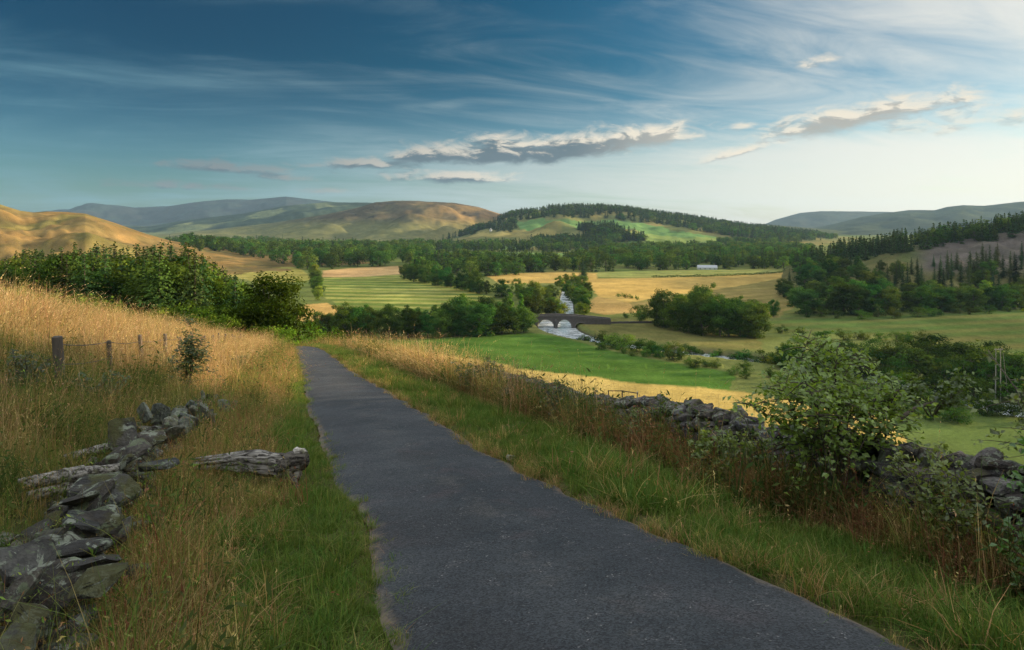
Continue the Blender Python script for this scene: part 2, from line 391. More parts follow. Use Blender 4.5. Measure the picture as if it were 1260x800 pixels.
def march(u, v, y0=3.0, y1=9000.0):
    """first ground point along the ray through column u, row v"""
    ys = np.geomspace(y0, y1, 900); x = (u - 630) / FPX * ys; zr = CAM_Z + (HOR - v) / FPX * ys
    b = np.nonzero(H(x, ys) > zr)[0]
    i = b[0] if len(b) else len(ys) - 1
    return x[i], ys[i]
def inpoly(x, y, poly):
    p = np.asarray(poly, float); r = np.zeros(x.shape, bool); j = len(p) - 1
    for i in range(len(p)):
        c = ((p[i, 1] > y) != (p[j, 1] > y))
        with np.errstate(divide='ignore', invalid='ignore'):
            xx = (p[j, 0] - p[i, 0]) * (y - p[i, 1]) / (p[j, 1] - p[i, 1]) + p[i, 0]
        r ^= c & (x < xx); j = i
    return r

# ------------------------------------------------------------------ the land: one sheet, split where the ground cover changes
FIELDS = [  # name, polygon in photo columns/rows put onto the valley floor, colour, second colour, row direction (deg) / spacing / strength
 ('green_field', [(440, 421), (560, 417), (652, 411), (690, 417), (742, 431), (800, 444), (900, 459), (905, 482), (780, 470), (640, 454), (480, 427)], (.055, .118, .020), (.088, .150, .030), 12, 13, .45),
 ('stubble_field', [(425, 420), (440, 421), (480, 428), (640, 454), (780, 470), (905, 482), (960, 490), (1080, 507), (1120, 540), (1100, 600), (500, 620), (400, 500)], (.40, .285, .085), (.50, .375, .13), 20, 5, .45),
 ('mown_field', [(396, 343), (440, 342), (492, 339), (535, 346), (575, 357), (622, 372), (612, 381), (540, 385), (425, 383), (400, 368)], (.11, .155, .035), (.30, .285, .085), 8, 24, .72),
 ('stubble_field', [(396, 342), (398, 334), (430, 331), (494, 328), (496, 338), (440, 342)], (.40, .26, .12), (.45, .31, .15), 10, 12, .3),
 ('stubble_field', [(365, 396), (372, 377), (400, 374), (418, 379), (425, 383), (420, 394), (390, 400)], (.42, .27, .09), (.34, .24, .08), 60, 9, .4),
 ('pasture_field', [(228, 316), (262, 313), (308, 315), (352, 328), (372, 333), (385, 345), (330, 352), (280, 340)], (.22, .215, .055), (.32, .27, .08), 20, 22, .6),
 ('pasture_field', [(505, 312), (560, 310), (640, 311), (724, 313), (722, 317), (640, 319), (512, 318)], (.12, .19, .06), (.15, .21, .075), 5, 30, .3),
 ('stubble_field', [(600, 341), (640, 337), (690, 335), (735, 337), (735, 350), (690, 349), (615, 350)], (.40, .27, .085), (.33, .24, .08), 5, 16, .5),
 ('pasture_field', [(735, 336), (800, 333), (900, 332), (968, 331), (968, 337), (900, 341), (800, 343), (735, 342)], (.16, .20, .06), (.30, .26, .09), 3, 30, .6),
 ('stubble_field', [(722, 344), (800, 343), (880, 341), (968, 336), (968, 342), (915, 352), (868, 360), (815, 366), (775, 374), (735, 366)], (.42, .28, .085), (.34, .25, .085), 3, 15, .6),
 ('pasture_field', [(775, 374), (868, 360), (915, 352), (972, 342), (985, 372), (960, 392), (900, 396), (830, 392), (790, 386)], (.16, .14, .046), (.25, .19, .075), -30, 18, .5),
 ('stubble_field', [(735, 366), (775, 374), (790, 386), (745, 389), (715, 384), (722, 374)], (.36, .24, .09), (.26, .20, .075), 40, 9, .5),
 ('rough_meadow', [(712, 399), (760, 393), (830, 398), (930, 414), (940, 432), (870, 432), (800, 421), (735, 412)], (.115, .118, .036), (.19, .165, .06), 30, 14, .4),
 ('pasture_field', [(930, 398), (985, 389), (1100, 383), (1260, 376), (1500, 376), (1500, 440), (1260, 437), (1170, 425), (1060, 414), (965, 411)], (.062, .100, .028), (.125, .115, .042), -15, 20, .6),  # partial shade on this pasture put into its darker colours
]
EFIELDS = [  # on the central hill
 ('hill_pasture', [(634, 272), (660, 270.5), (700, 270.5), (745, 271.5), (775, 273), (820, 281), (860, 288), (888, 294), (850, 293.5), (790, 286), (740, 282.5), (640, 282)], (.10, .19, .06), (.13, .21, .07), 0, 60, .3),
 ('hill_pasture', [(773, 286), (800, 288), (850, 293), (890, 293.5), (932, 301), (900, 304.5), (850, 303), (800, 298)], (.13, .215, .06), (.20, .23, .07), 0, 50, .5),
 ('hill_pasture', [(574, 293), (590, 286.5), (640, 287), (720, 290), (715, 293), (640, 292)], (.30, .25, .09), (.20, .17, .06), 0, 40, .5),
 ('hill_pasture', [(765, 297), (790, 296), (812, 302), (770, 307), (735, 306)], (.11, .19, .05), (.14, .20, .06), 0, 40, .4),
 ('hill_pasture', [(610, 302), (690, 299), (700, 303), (620, 308)], (.12, .20, .06), (.14, .20, .06), 0, 40, .4),
]
def build_land():
    us = np.concatenate([np.arange(-70, 1332, 1.45)])
    a_f = np.arctan((us - 630) / FPX)
    lo, hi = a_f[0], a_f[-1]
    a_c = np.linspace(hi, lo + 2 * math.pi, 190)[1:-1]
    A = np.concatenate([a_f, a_c]); nc = len(A)
    R = np.concatenate([np.geomspace(.35, 62, 150)[:-1], np.geomspace(62, 9200, 560)]); nr = len(R)
    X = np.sin(A)[None] * R[:, None]; Y = np.cos(A)[None] * R[:, None]
    # even rows in depth rather than in radius within the frame does not matter; keep rings
    Z, win = H(X.ravel(), Y.ravel(), which=True)
    Z = Z.reshape(X.shape); win = win.reshape(X.shape)
    s, t = xy2st(X, Y)
    rw = sstep(-.10, .10, np.minimum(t - LE(s), RE(s) - t)) * (s < 110) * (s > -70)
    Zg = Z - .075 * rw
    V = np.stack([X, Y, Zg], -1).reshape(-1, 3)
    # --- base colours
    n1 = fbm(X / 9, Y / 9, 21, 4)[..., None]; n2 = fbm(X / 60, Y / 60, 22, 4)[..., None]; n3 = fbm(X / 260, Y / 260, 23, 4)[..., None]
    g = lambda c: np.array(c)[None, None]
    dist = np.hypot(X, Y)[..., None]
    colr = g((.075, .120, .032)) * (1 - n2) + g((.165, .165, .055)) * n2
    # near the road: soil, thatch and short turf under the blades
    nearc = g((.10, .085, .042)) * (1 - n1) + g((.060, .075, .022)) * n1
    st = (t < -3)[..., None]
    nearc = np.where(st, g((.27, .19, .078)) * (.6 + .8 * n1), nearc)
    wgt = sstep(75, 35, dist)
    colr = colr * (1 - wgt) + nearc * wgt
    reg = np.zeros(X.shape, int)
    names = ['ground']
    for k, (nm, poly, c1, c2, rd, sp, stg) in enumerate(FIELDS):
        w = [P(*p) for p in poly]
        wa = np.array(w); bb = (X > wa[:, 0].min() - 12) & (X < wa[:, 0].max() + 12) & (Y > wa[:, 1].min() - 12) & (Y < wa[:, 1].max() + 12) & (win != 9) & (Y > 60)
        xb, yb = X[bb], Y[bb]; rr = np.hypot(xb, yb); jx = (fbm(xb / 9, yb / 9, 45, 3) - .5) * 5; jy = (fbm(xb / 9 + 7, yb / 9, 46, 3) - .5) * 5
        fr_ = np.zeros(len(xb))
        for a_ in (-.4, 0, .4):
            for b_ in (-.4, 0, .4): fr_ += inpoly(xb * (1 + a_ * .009) + jx - yb * b_ * .0017, yb * (1 + a_ * .009) + jy + xb * b_ * .0017, w)
        cov = np.zeros(X.shape); cov[bb] = fr_ / 9; ins = cov > .5
        names.append(nm); reg[ins] = len(names) - 1
        a = RAD(rd); q = X * math.sin(a) + Y * math.cos(a) + 6 * (fbm(X / 90, Y / 90, 40 + k, 2) - .5)
        row = .5 + .5 * np.sin(q * 2 * math.pi / sp); row = sstep(.30, .85, row * (.45 + 1.1 * fbm(X / 120, Y / 14, 47, 3))) if nm == 'mown_field' else row  # uneven stripes: streak shadows painted in among the mown rows
        f = np.clip(row[..., None] * stg + (n2 - .5) * 1.3 * (1.2 - stg * .5), 0, 1)
        cc = g(c1) * (1 - f) + g(c2) * f
        cc = cc * (.66 + .44 * n1 + .26 * fbm(X / 2.2, Y / 5.5, 48, 3)[..., None])
        colr = colr * (1 - cov[..., None]) + cc * cov[..., None]
    HC = {1: ((.235, .150, .056), (.15, .112, .044)), 2: ((.030, .046, .044), (.024, .030, .032)), 3: ((.045, .066, .042), (.022, .034, .028)), 4: ((.115, .096, .044), (.060, .056, .034)),  # second entry, far left hill: cloud shade and distance blue painted in
          5: ((.12, .135, .05), (.19, .165, .06)), 6: ((.05, .065, .03), (.07, .08, .035)), 7: ((.05, .06, .042), (.04, .045, .034)), 8: ((.05, .062, .036), (.036, .045, .03)), 9: ((.085, .10, .036), (.12, .11, .045))}
    for k, (c1, c2) in HC.items():
        m_ = win == k
        names.append('hill'); reg[m_] = len(names) - 1
        sc = HILLS['ABCDEFGHI'[k - 1]][1] * .045
        f = fbm(X / sc, Y / sc, 60 + k, 5); f2 = fbm(X / sc * 3.1 + 3, Y / sc * 1.1, 80 + k, 4)
        ff = sstep(.38, .62, .6 * f + .4 * f2)[..., None]
        cc = g(c1) * (1 - ff) + g(c2) * ff
        if k == 1:   # dry bents with green flushes in the gullies and darker rush
            gr = sstep(.52, .68, fbm(X / 55, Y / 120, 91, 4))[..., None]
            cc = cc * (1 - .6 * gr) + g((.16, .15, .045)) * .6 * gr
            cc = cc * (.72 + .56 * fbm(X / 16, Y / 40 + Z / 6, 94, 4)[..., None])
            dk = sstep(.64, .70, fbm(X / 30, Y / 60, 92, 4))[..., None]; cc = cc * (1 - .55 * dk) + g((.10, .085, .035)) * .55 * dk
        if k == 4:   # brown moor with burnt heather strips; right side painted sunlit gold, left shaded
            uu = X / np.maximum(Y, 1) * FPX + 630
            r_ = sstep(470, 590, uu)[..., None]; cc = cc * (1 - r_ * .7) + g((.27, .165, .062)) * r_ * .7 * (.55 + .75 * f2[..., None])
            dk = sstep(.52, .60, fbm(X / 300, Y / 300, 93, 4))[..., None]; cc = cc * (1 - .75 * dk) + g((.055, .042, .028)) * .75 * dk
            ln = fbm(X / 260, Y / 330, 99, 3); cc = cc * (1 - .6 * sstep(.012, .004, np.abs(ln - .5))[..., None]); cc = cc * (.7 + .6 * fbm(X / 40, Y / 70, 90, 4)[..., None])
            lowz = sstep(45, -5, Z)[..., None]; cc = cc * (1 - lowz * .6) + g((.15, .16, .06)) * lowz * .6
        if k == 3:
            gr = sstep(.56, .60, fbm(X / 420, Y / 420, 95, 3))[..., None]; cc = cc * (1 - gr * .7) + g((.17, .19, .085)) * gr * .7
            dk = sstep(.42, .38, fbm(X / 520 + 4, Y / 520, 96, 3))[..., None]; cc = cc * (1 - dk * .7) + g((.028, .042, .025)) * dk * .7
        if k == 9:   # bare pinkish brash above the trees
            uu = X / np.maximum(Y, 1) * FPX + 630
            sc_ = (sstep(1115, 1150, uu) * sstep(-37, -30, Z + (uu - 1180) * -.03))[..., None] * np.clip(.7 + fbm(X / 14, Y / 30, 97, 3)[..., None] * .5, 0, 1)
            cc = cc * (1 - sc_) + (g((.118, .098, .090)) * (.7 + .6 * fbm(X / 5, Y / 9, 98, 3)[..., None])) * sc_
        colr = np.where(m_[..., None], cc * (.82 + .36 * n1), colr)
    for k, (nm, poly, c1, c2, rd, sp, stg) in enumerate(EFIELDS):
        w = [march(*p, y0=700) for p in poly]
        ins = inpoly(X, Y, w) & (Y > 700)
        names.append(nm); reg[ins] = len(names) - 1
        f = np.clip(n3 * 1.6 - .3, 0, 1)
        colr = np.where(ins[..., None], (g(c1) * (1 - f) + g(c2) * f) * (.9 + .2 * n2), colr)
    # river bed and muddy banks
    bed = sstep(-50.2, -51.3, Z)[..., None] * (dist < 900)
    colr = colr * (1 - bed) + g((.07, .06, .045)) * bed
    # --- faces
    i = np.arange(nr - 1)[:, None] * nc + np.arange(nc)[None]; j = np.arange(nr - 1)[:, None] * nc + (np.arange(nc)[None] + 1) % nc
    Q = np.stack([i + nc, j + nc, j, i], -1).reshape(-1, 4)
    fr = np.maximum(reg[:-1], 0).reshape(-1)
    m, q = mat_new('land')
    v = q.new('ShaderNodeNewGeometry').outputs['Position']
    c = q.attr('tint')
    na = q.noise(v, .9, 7, .62); nb = q.noise(v, 14, 4, .6); nl = q.noise(v, .06, 6, .62); nf = q.noise(v, .011, 9, .72)
    k = q.m('ADD', q.m('ADD', q.m('MULTIPLY', na, .9), q.m('MULTIPLY', nb, .5)), q.m('MULTIPLY', nl, .5))
    c = q.mix(1.0, c, q.mix(q.rng(k, .6, 1.3, 0, 1, False), (.55, .55, .55), (1.42, 1.42, 1.42)), 'MULTIPLY')
    c = q.mix(1.0, c, q.mix(q.rng(nf, .32, .68, 0, 1, False), (.66, .68, .66), (1.36, 1.32, 1.28)), 'MULTIPLY')
    out(q, prin(q, c, 1.0, q.m('ADD', na, q.m('MULTIPLY', nb, .3)), .25, .7, 0.0))
    Cv = colr.reshape(-1, 3)
    for r, nm in enumerate(names):
        sel = Q[fr == r]
        tri = None
        if r == 0:
            V2 = np.vstack([V, [[0, 0, H1(0, 0)]]]); C2 = np.vstack([Cv, Cv[:1]])
            cen = len(V); tri = np.stack([np.full(nc, cen), np.arange(nc), (np.arange(nc) + 1) % nc], 1)[:, [0, 2, 1]]
        else: V2, C2 = V, Cv
        if len(sel) == 0: continue
        used = np.unique(sel if tri is None else np.concatenate([sel.ravel(), tri.ravel()]))
        mp = np.full(len(V2), -1, np.int32); mp[used] = np.arange(len(used))
        me = mesh(nm, V2[used], [mp[sel]] + ([mp[tri]] if tri is not None else []), m, C2[used], True)
        o = put(nm, me); o['kind'] = 'structure'
build_land()

# ------------------------------------------------------------------ river
def build_river():
    p, w = RP, RW + 6
    d = np.gradient(p, axis=0); d /= np.linalg.norm(d, axis=1)[:, None]; nrm = np.stack([d[:, 1], -d[:, 0]], 1)
    kk = np.linspace(-.5, .5, 7)
    V = np.concatenate([np.stack([p[:, 0, None] + nrm[:, 0, None] * w[:, None] * kk, p[:, 1, None] + nrm[:, 1, None] * w[:, None] * kk, np.full((len(p), 7), WATER)], -1)]).reshape(-1, 3)
    n = len(p); i = (np.arange(n - 1)[:, None] * 7 + np.arange(6)).ravel()
    Q = np.stack([i, i + 1, i + 8, i + 7], 1)
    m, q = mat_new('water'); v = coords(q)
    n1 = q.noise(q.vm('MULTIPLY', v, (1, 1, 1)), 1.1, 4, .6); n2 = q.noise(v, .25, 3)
    riffle_sheen = q.rng(q.noise(v, .22, 7, .70), .34, .68)  # bright sky reflection on the riffles, painted into the water colour
    out(q, prin(q, q.mix(q.m('MULTIPLY', riffle_sheen, .7), (.30, .33, .34), (.62, .63, .63)), q.rng(riffle_sheen, 0, 1, .12, .4), q.m('ADD', n1, n2), .03, .2, .9))
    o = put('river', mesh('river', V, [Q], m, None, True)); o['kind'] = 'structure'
build_river()

# ------------------------------------------------------------------ lane
def build_lane():
    ss = np.concatenate([np.arange(-12, 30, .12), np.arange(30, 104, .4)])
    tt = np.linspace(0, 1, 27)
    L = LE(ss) + (fbm(ss * 1.1, ss * 0, 31, 4) - .5) * .16 - .10 * sstep(7.0, 7.3, ss) * sstep(9.6, 9.0, ss)
    Rr = RE(ss) + (fbm(ss * 1.6, ss * 0 + 9, 33, 5) - .5) * .26
    Tt = L[:, None] + (Rr - L)[:, None] * tt[None]; S = np.repeat(ss[:, None], 27, 1)
    X, Y = st2xy(S, Tt)
    crown = .045 * (1 - ((tt - .5) * 2) ** 2)[None] - .035 * ((np.abs(tt - .5) * 2) ** 14)[None]
    Z = H(X.ravel(), Y.ravel(), False).reshape(X.shape) + .012 + crown + (fbm(X * .8, Y * .8, 37, 3) - .5) * .03
    n = len(ss); i = (np.arange(n - 1)[:, None] * 27 + np.arange(26)).ravel()
    Q = np.stack([i, i + 1, i + 28, i + 27], 1)
    cc = np.zeros((n, 27, 3)); cc[..., 0] = tt[None]; cc[..., 1] = np.minimum(Tt - L[:, None], Rr[:, None] - Tt); cc[..., 2] = Tt / 4
    m, q = mat_new('asphalt'); v = coords(q)
    a = q.attr('tint'); sp = q.new('ShaderNodeSeparateColor'); q.l.new(a, sp.inputs[0])
    edge = sp.outputs[1]
    agg = q.vor(v, 95, 'F1', 'Color'); sa = q.new('ShaderNodeSeparateColor'); q.l.new(agg, sa.inputs[0])
    fine = q.noise(v, 160, 3, .7); big = q.noise(v, .8, 6, .62); mid = q.noise(v, 5.5, 6, .68)
    c = q.mix(q.rng(big, .35, .68), (.024, .029, .035), (.054, .058, .063))
    c = q.mix(q.m('MULTIPLY', q.rng(mid, .52, .75), .5), c, (.105, .100, .102))
    c = q.mix(q.m('MULTIPLY', q.rng(q.noise(q.vm('ADD', v, (4, 8, 2)), 1.3, 6, .66), .54, .70), .40), c, (.085, .060, .062))
    wheel = q.m('ADD', q.rng(q.m('ABSOLUTE', q.m('SUBTRACT', sp.outputs[0], .24)), .13, .02), q.rng(q.m('ABSOLUTE', q.m('SUBTRACT', sp.outputs[0], .76)), .13, .02))
    c = q.mix(q.m('MULTIPLY', wheel, .38), c, (.040, .042, .048))
    mid_ = q.m('MULTIPLY', q.rng(q.m('ABSOLUTE', q.m('SUBTRACT', sp.outputs[0], .5)), .16, .02), q.rng(q.noise(v, 2.2, 6, .7), .48, .64))
    c = q.mix(q.m('MULTIPLY', mid_, .45), c, (.085, .077, .070))
    wv = q.vm('ADD', v, q.vm('MULTIPLY', q.noise(v, 2.4, 5, .65, 0, True), (.5, .5, .1)))
    crk = q.m('MULTIPLY', q.rng(q.vor(wv, .75, 'DISTANCE_TO_EDGE'), .016, .004), q.rng(q.noise(q.vm('ADD', v, (3, 1, 6)), .55, 3), .50, .58))
    c = q.mix(q.m('MULTIPLY', crk, .42), c, (.028, .027, .026))
    pat = q.rng(q.noise(q.vm('ADD', v, (9, 2, 6)), .42, 2, .3), .585, .60)
    c = q.mix(q.m('MULTIPLY', pat, .45), c, (.034, .035, .038))
    c = q.mix(1.0, c, q.mix(sa.outputs[0], (.42, .43, .45), (1.62, 1.62, 1.62)), 'MULTIPLY')
    chip = q.m('MULTIPLY', q.rng(sa.outputs[1], .955, .98), q.rng(mid, .50, .64))
    c = q.mix(q.m('MULTIPLY', chip, .6), c, (.34, .33, .32))
    blot = q.rng(q.noise(q.vm('ADD', v, (1, 3, 2)), 7.0, 5, .65, .5), .685, .72)
    c = q.mix(q.m('MULTIPLY', blot, .55), c, (.30, .30, .30))
    # repaired tar seams
    dirt = q.rng(q.m('SUBTRACT', edge, q.m('MULTIPLY', q.noise(v, 5, 7, .75), .46)), -.10, -.26)
    dcol = q.mix(q.noise(v, 40, 4, .7), (.085, .065, .048), (.30, .235, .165))
    c = q.mix(q.m('MULTIPLY', dirt, .9), c, dcol)
    h = q.m('ADD', q.m('ADD', q.m('MULTIPLY', sa.outputs[2], .5), fine), q.m('MULTIPLY', mid, 1.5))
    out(q, prin(q, c, q.rng(mid, .3, .7, .78, .95), h, .012, .9, .35))
    o = put('road', mesh('road', np.stack([X, Y, Z], -1).reshape(-1, 3), [Q], m, cc.reshape(-1, 3), True)); o['kind'] = 'structure'
build_lane()

# ------------------------------------------------------------------ trees: a few of each kind, then copies
def crown_broad(seed, h=12.0, r=4.0, ncl=46, nl=64, leaf=.55, base=.22, shape='round', lump=.36):
    g = np.random.default_rng(seed); mb = MB()
    zc, rz = h * (base + 1) / 2, h * (1 - base) / 2
    cl = []
    while len(cl) < ncl:
        p = g.normal(size=3); p /= np.linalg.norm(p); p *= g.random() ** .38
        f = 1.0
        if shape == 'oval': f = .62
        if shape == 'broad': f = 1.15 if p[2] < .3 else .95
        if p[2] < -.5: f *= .8
        cl.append(np.array([p[0] * r * f, p[1] * r * f, zc + p[2] * rz * .92]))
    cl = np.array(cl); cl[:, :2] += g.normal(size=(ncl, 2)) * r * .12
    lobes = g.random(ncl)
    P_, N_, C_ = [], [], []
    for c, b in zip(cl, lobes):
        rr = r * lump * g.uniform(.6, 1.2)
        d = g.normal(size=(nl, 3)); d /= np.linalg.norm(d, axis=1)[:, None]
        q = c + d * rr * g.uniform(.45, 1.05, nl)[:, None] * np.array([1, 1, .72])
        P_.append(q); N_.append(d * .8 + (c - [0, 0, zc]) / r * .45 + np.array([0, 0, .25]) + g.normal(size=(nl, 3)) * .45)
        C_.append(np.clip(np.array([.052, .112, .018]) * (1 + .55 * (b - .5)) * (1 + g.normal(size=(nl, 1)) * .16), .004, 1) * np.array([1 + .35 * (b - .5), 1, 1]))
    P_ = np.concatenate(P_); P_[:, 2] *= h / P_[:, 2].max(); k = P_[:, 2] > max(h * base * .5, .05)
    mb.quads(P_[k], np.concatenate(N_)[k], leaf * g.uniform(.6, 1.35, k.sum()), .8, g, np.concatenate(C_)[k])
    return mb, cl
def trunk_broad(seed, cl, h, r0):
    g = np.random.default_rng(seed); mb = MB()
    top = np.array([g.normal() * .2, g.normal() * .2, h * .62])
    mb.tube([[0, 0, -.6], [0, 0, .15], [top[0] * .3, top[1] * .3, h * .25], top], [r0 * 1.5, r0 * 1.1, r0 * .85, r0 * .3], 7)
    for c in cl[:: max(1, len(cl) // 11)]:
        z0 = g.uniform(.16, .45) * h; a = np.array([top[0] * z0 / h, top[1] * z0 / h, z0])
        mb.tube([a, (a + c) / 2 + [0, 0, -.03 * h], c], [r0 * .45, r0 * .3, r0 * .08], 5)
    return mb
def crown_conifer(seed, h=14.0, r=2.6, tiers=17, base=.1, narrow=.85, leaf=.5):
    g = np.random.default_rng(seed); mb = MB(); P_, N_, S_, C_, U_ = [], [], [], [], []
    for k in range(tiers):
        f = (k + g.random() * .5) / tiers; z = h * (base + (1 - base) * f)
        rr = r * (1 - f) ** narrow * g.uniform(.8, 1.15) + .12
        nb = max(4, int(13 * (1 - f) + 4))
        for b in range(nb):
            a = g.random() * 2 * math.pi; L = rr * g.uniform(.65, 1.1); n = max(2, int(L / (leaf * .55)))
            for i in range(n):
                w = (i + .6) / n
                p = np.array([math.cos(a) * L * w, math.sin(a) * L * w, z - L * .38 * w + L * .1 * w * w]); p += g.normal(size=3) * .1
                P_.append(p); N_.append([math.cos(a) * .5 + g.normal() * .45, math.sin(a) * .5 + g.normal() * .45, .75 + g.normal() * .3])
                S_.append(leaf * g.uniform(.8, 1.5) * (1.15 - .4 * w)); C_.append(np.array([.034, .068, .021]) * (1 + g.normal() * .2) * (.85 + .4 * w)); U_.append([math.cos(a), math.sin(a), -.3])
    P_.append([0, 0, h]); N_.append([.7, .7, .1]); S_.append(leaf * 1.2); C_.append(np.array([.03, .05, .02])); U_.append([0, 0, 1])
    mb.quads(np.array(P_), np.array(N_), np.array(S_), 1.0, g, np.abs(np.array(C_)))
    return mb
def trunk_conifer(h, r0):
    mb = MB(); mb.tube([[0, 0, -.6], [0, 0, h * .3], [0, 0, h * .97]], [r0 * 1.3, r0, r0 * .15], 6); return mb
def tree_kit(name, n, fn):
    """n variants of (crown mesh, trunk mesh, both in one mesh)"""
    kit = []
    for i in range(n):
        cb, tb, lm = fn(i)
        cm, tm = cb.mesh('crown', M[lm]), tb.mesh('trunk', M['bark'])
        V = np.concatenate(cb.V + tb.V); nq = sum(len(q) for q in cb.Q)
        Qs = cb.Q + [q + cb.n for q in tb.Q]; Ts = [t + cb.n for t in tb.T]
        F = [np.concatenate(Qs)] + ([np.concatenate(Ts)] if Ts else [])
        mi = np.concatenate([np.zeros(nq), np.ones(sum(map(len, F)) - nq)])
        kit.append((cm, tm, mesh(name, V, F, None, np.concatenate(cb.C + tb.C), False, [M[lm], M['bark']], mi)))
    return kit
def fb(h, r, ncl, nl, leaf, base, shapes, r0, lump=.36):
    def f(i):
        sh = shapes[i % len(shapes)]
        cb, cl = crown_broad(100 + i * 7 + int(h * 10 + ncl), h, r * (.72 if sh == 'oval' else 1), ncl, nl, leaf, base, sh, lump)
        return cb, trunk_broad(300 + i, cl, h, r0), 'leaf'
    return f
KIT = {
 'broad': tree_kit('broadleaf_tree', 7, fb(12, 4.6, 64, 120, .50, -.04, ['round', 'broad', 'round', 'oval'], .26)),
 'poplar': tree_kit('broadleaf_tree', 2, fb(16, 3.4, 56, 66, .66, -.02, ['oval'], .25)),
 'far': tree_kit('broadleaf_tree', 5, fb(12, 4.8, 32, 30, 1.1, -.04, ['round', 'broad', 'oval'], .26, .42)),
 'bush': tree_kit('bush', 5, fb(4, 2.3, 24, 60, .30, -.08, ['round', 'broad'], .09, .42)),
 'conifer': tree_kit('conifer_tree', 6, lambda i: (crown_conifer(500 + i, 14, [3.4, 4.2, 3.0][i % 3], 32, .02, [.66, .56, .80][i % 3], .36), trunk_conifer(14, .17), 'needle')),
 'farcon': tree_kit('conifer_tree', 3, lambda i: (crown_conifer(600 + i, 14, 3.0, 10, .03, .8, 1.2), trunk_conifer(14, .17), 'needle')),
}
KH = {'broad': 12, 'poplar': 16, 'far': 12, 'bush': 4, 'conifer': 14, 'farcon': 14}
KN = {'broad': ('broadleaf_tree', 'tree'), 'far': ('broadleaf_tree', 'tree'), 'poplar': ('broadleaf_tree', 'tree'), 'bush': ('bush', 'bush'), 'conifer': ('conifer_tree', 'conifer'), 'farcon': ('conifer_tree', 'conifer')}
def plant(kind, x, y, h, label, group=None, wide=1.0, tint=(1, 1, 1), parts=True, z=None, sink=.15):
    kit = KIT[kind]; cm, tm, one = kit[int(rng.integers(len(kit)))]
    nm, cat = KN[kind]; s = h / KH[kind]; rz = rng.uniform(0, 6.28)
    z = H1(x, y) if z is None else z
    loc = (x, y, z - sink)
    if parts:
        r = thing(nm, label, cat, loc, rz, group); a = put('trunk', tm, r); b = put('crown', cm, r)
    else:
        r = put(nm, one, None, loc, rz, label=label, category=cat, group=group); b = r
    r.scale = (s * wide, s * wide, s)
    b.color = (*tint, 1)
    return r
ORD = 'first second third fourth fifth sixth seventh eighth ninth tenth eleventh twelfth thirteenth fourteenth fifteenth sixteenth seventeenth eighteenth nineteenth twentieth'.split()
ORD += ['twenty-' + o for o in ORD[:9]] + ['thirtieth'] + ['thirty-' + o for o in ORD[:9]] + ['fortieth'] + ['forty-' + o for o in ORD[:9]]
def tint(g=1.0, warm=0.0, j=.26):
    b = g * (1 + rng.normal() * j)
    w = warm + rng.normal() * .20
    return (max(.2, b * (1 + w)), max(.2, b * (1 + .35 * w)), max(.2, b * (1 - .4 * w)))
def poly_at(pts, f):
    p = np.array(pts, float); d = np.concatenate([[0], np.cumsum(np.hypot(np.diff(p[:, 0]), np.diff(p[:, 1])))]); s = f * d[-1]
    return [np.interp(s, d, p[:, k]) for k in range(p.shape[1])]
def row(kind, pts, n, label, group, wide=(.85, 1.2), jv=.6, ju=3, g=1.0, warm=0.0, hj=.16, mixk=None, parts=True, side='left'):
    """pts: (column, base row, height in rows). Trees stand on the valley floor; label gets the ordinal from one end"""
    out_ = []
    for i in range(n):
        u, v, hp = poly_at(pts, (i + .5) / n)
        u += rng.normal() * ju; v += rng.normal() * jv
        x, y = P(u, v)
        out_.append((u, x, y, max(1.5, hp * (1 + rng.normal() * hj)) * y / FPX))
    out_.sort(key=lambda a: a[0], reverse=side == 'right')
    for i, (u, x, y, h) in enumerate(out_):
        k = kind if not mixk or rng.random() > mixk[1] else mixk[0]
        plant(k, x, y, h, label.replace('#', ORD[i]) if '#' in label else label, group, rng.uniform(*wide), tint(g, warm), parts)
def wood(kind, poly, n, label, group, hr, wide=(.85, 1.2), g=1.0, warm=0.0, mixk=None, parts=False, top=None, mind=4.0, floor=True, hmin=3.0, y0=60):
    """trees spread over a polygon given in photo columns/rows of their bases (on the floor, or on the land when floor is False)"""
    p = np.array(poly, float); got = []; tries = 0
    while len(got) < n and tries < n * 40:
        tries += 1
        u = rng.uniform(p[:, 0].min(), p[:, 0].max()); v = rng.uniform(p[:, 1].min(), p[:, 1].max())
        if not inpoly(np.array([u]), np.array([v]), p)[0]: continue
        x, y = P(u, v) if floor else march(u, v, y0)
        if any((x - a) ** 2 + (y - b) ** 2 < mind ** 2 for a, b in got): continue
        z = H1(x, y); h = rng.uniform(*hr)
        if top is not None:
            lim = CAM_Z + (HOR - np.interp(u, [a for a, b in top], [b for a, b in top])) / FPX * y - z
            h = min(h, lim * rng.uniform(.86, 1.03))
            if h < hmin: continue
        got.append((x, y))
        k = kind if not mixk or rng.random() > mixk[1] else mixk[0]
        plant(k, x, y, h, label if k == kind or len(mixk) < 3 else mixk[2], group if k == kind or len(mixk) < 3 else mixk[3], rng.uniform(*wide), tint(g, warm), parts, z)
    return got
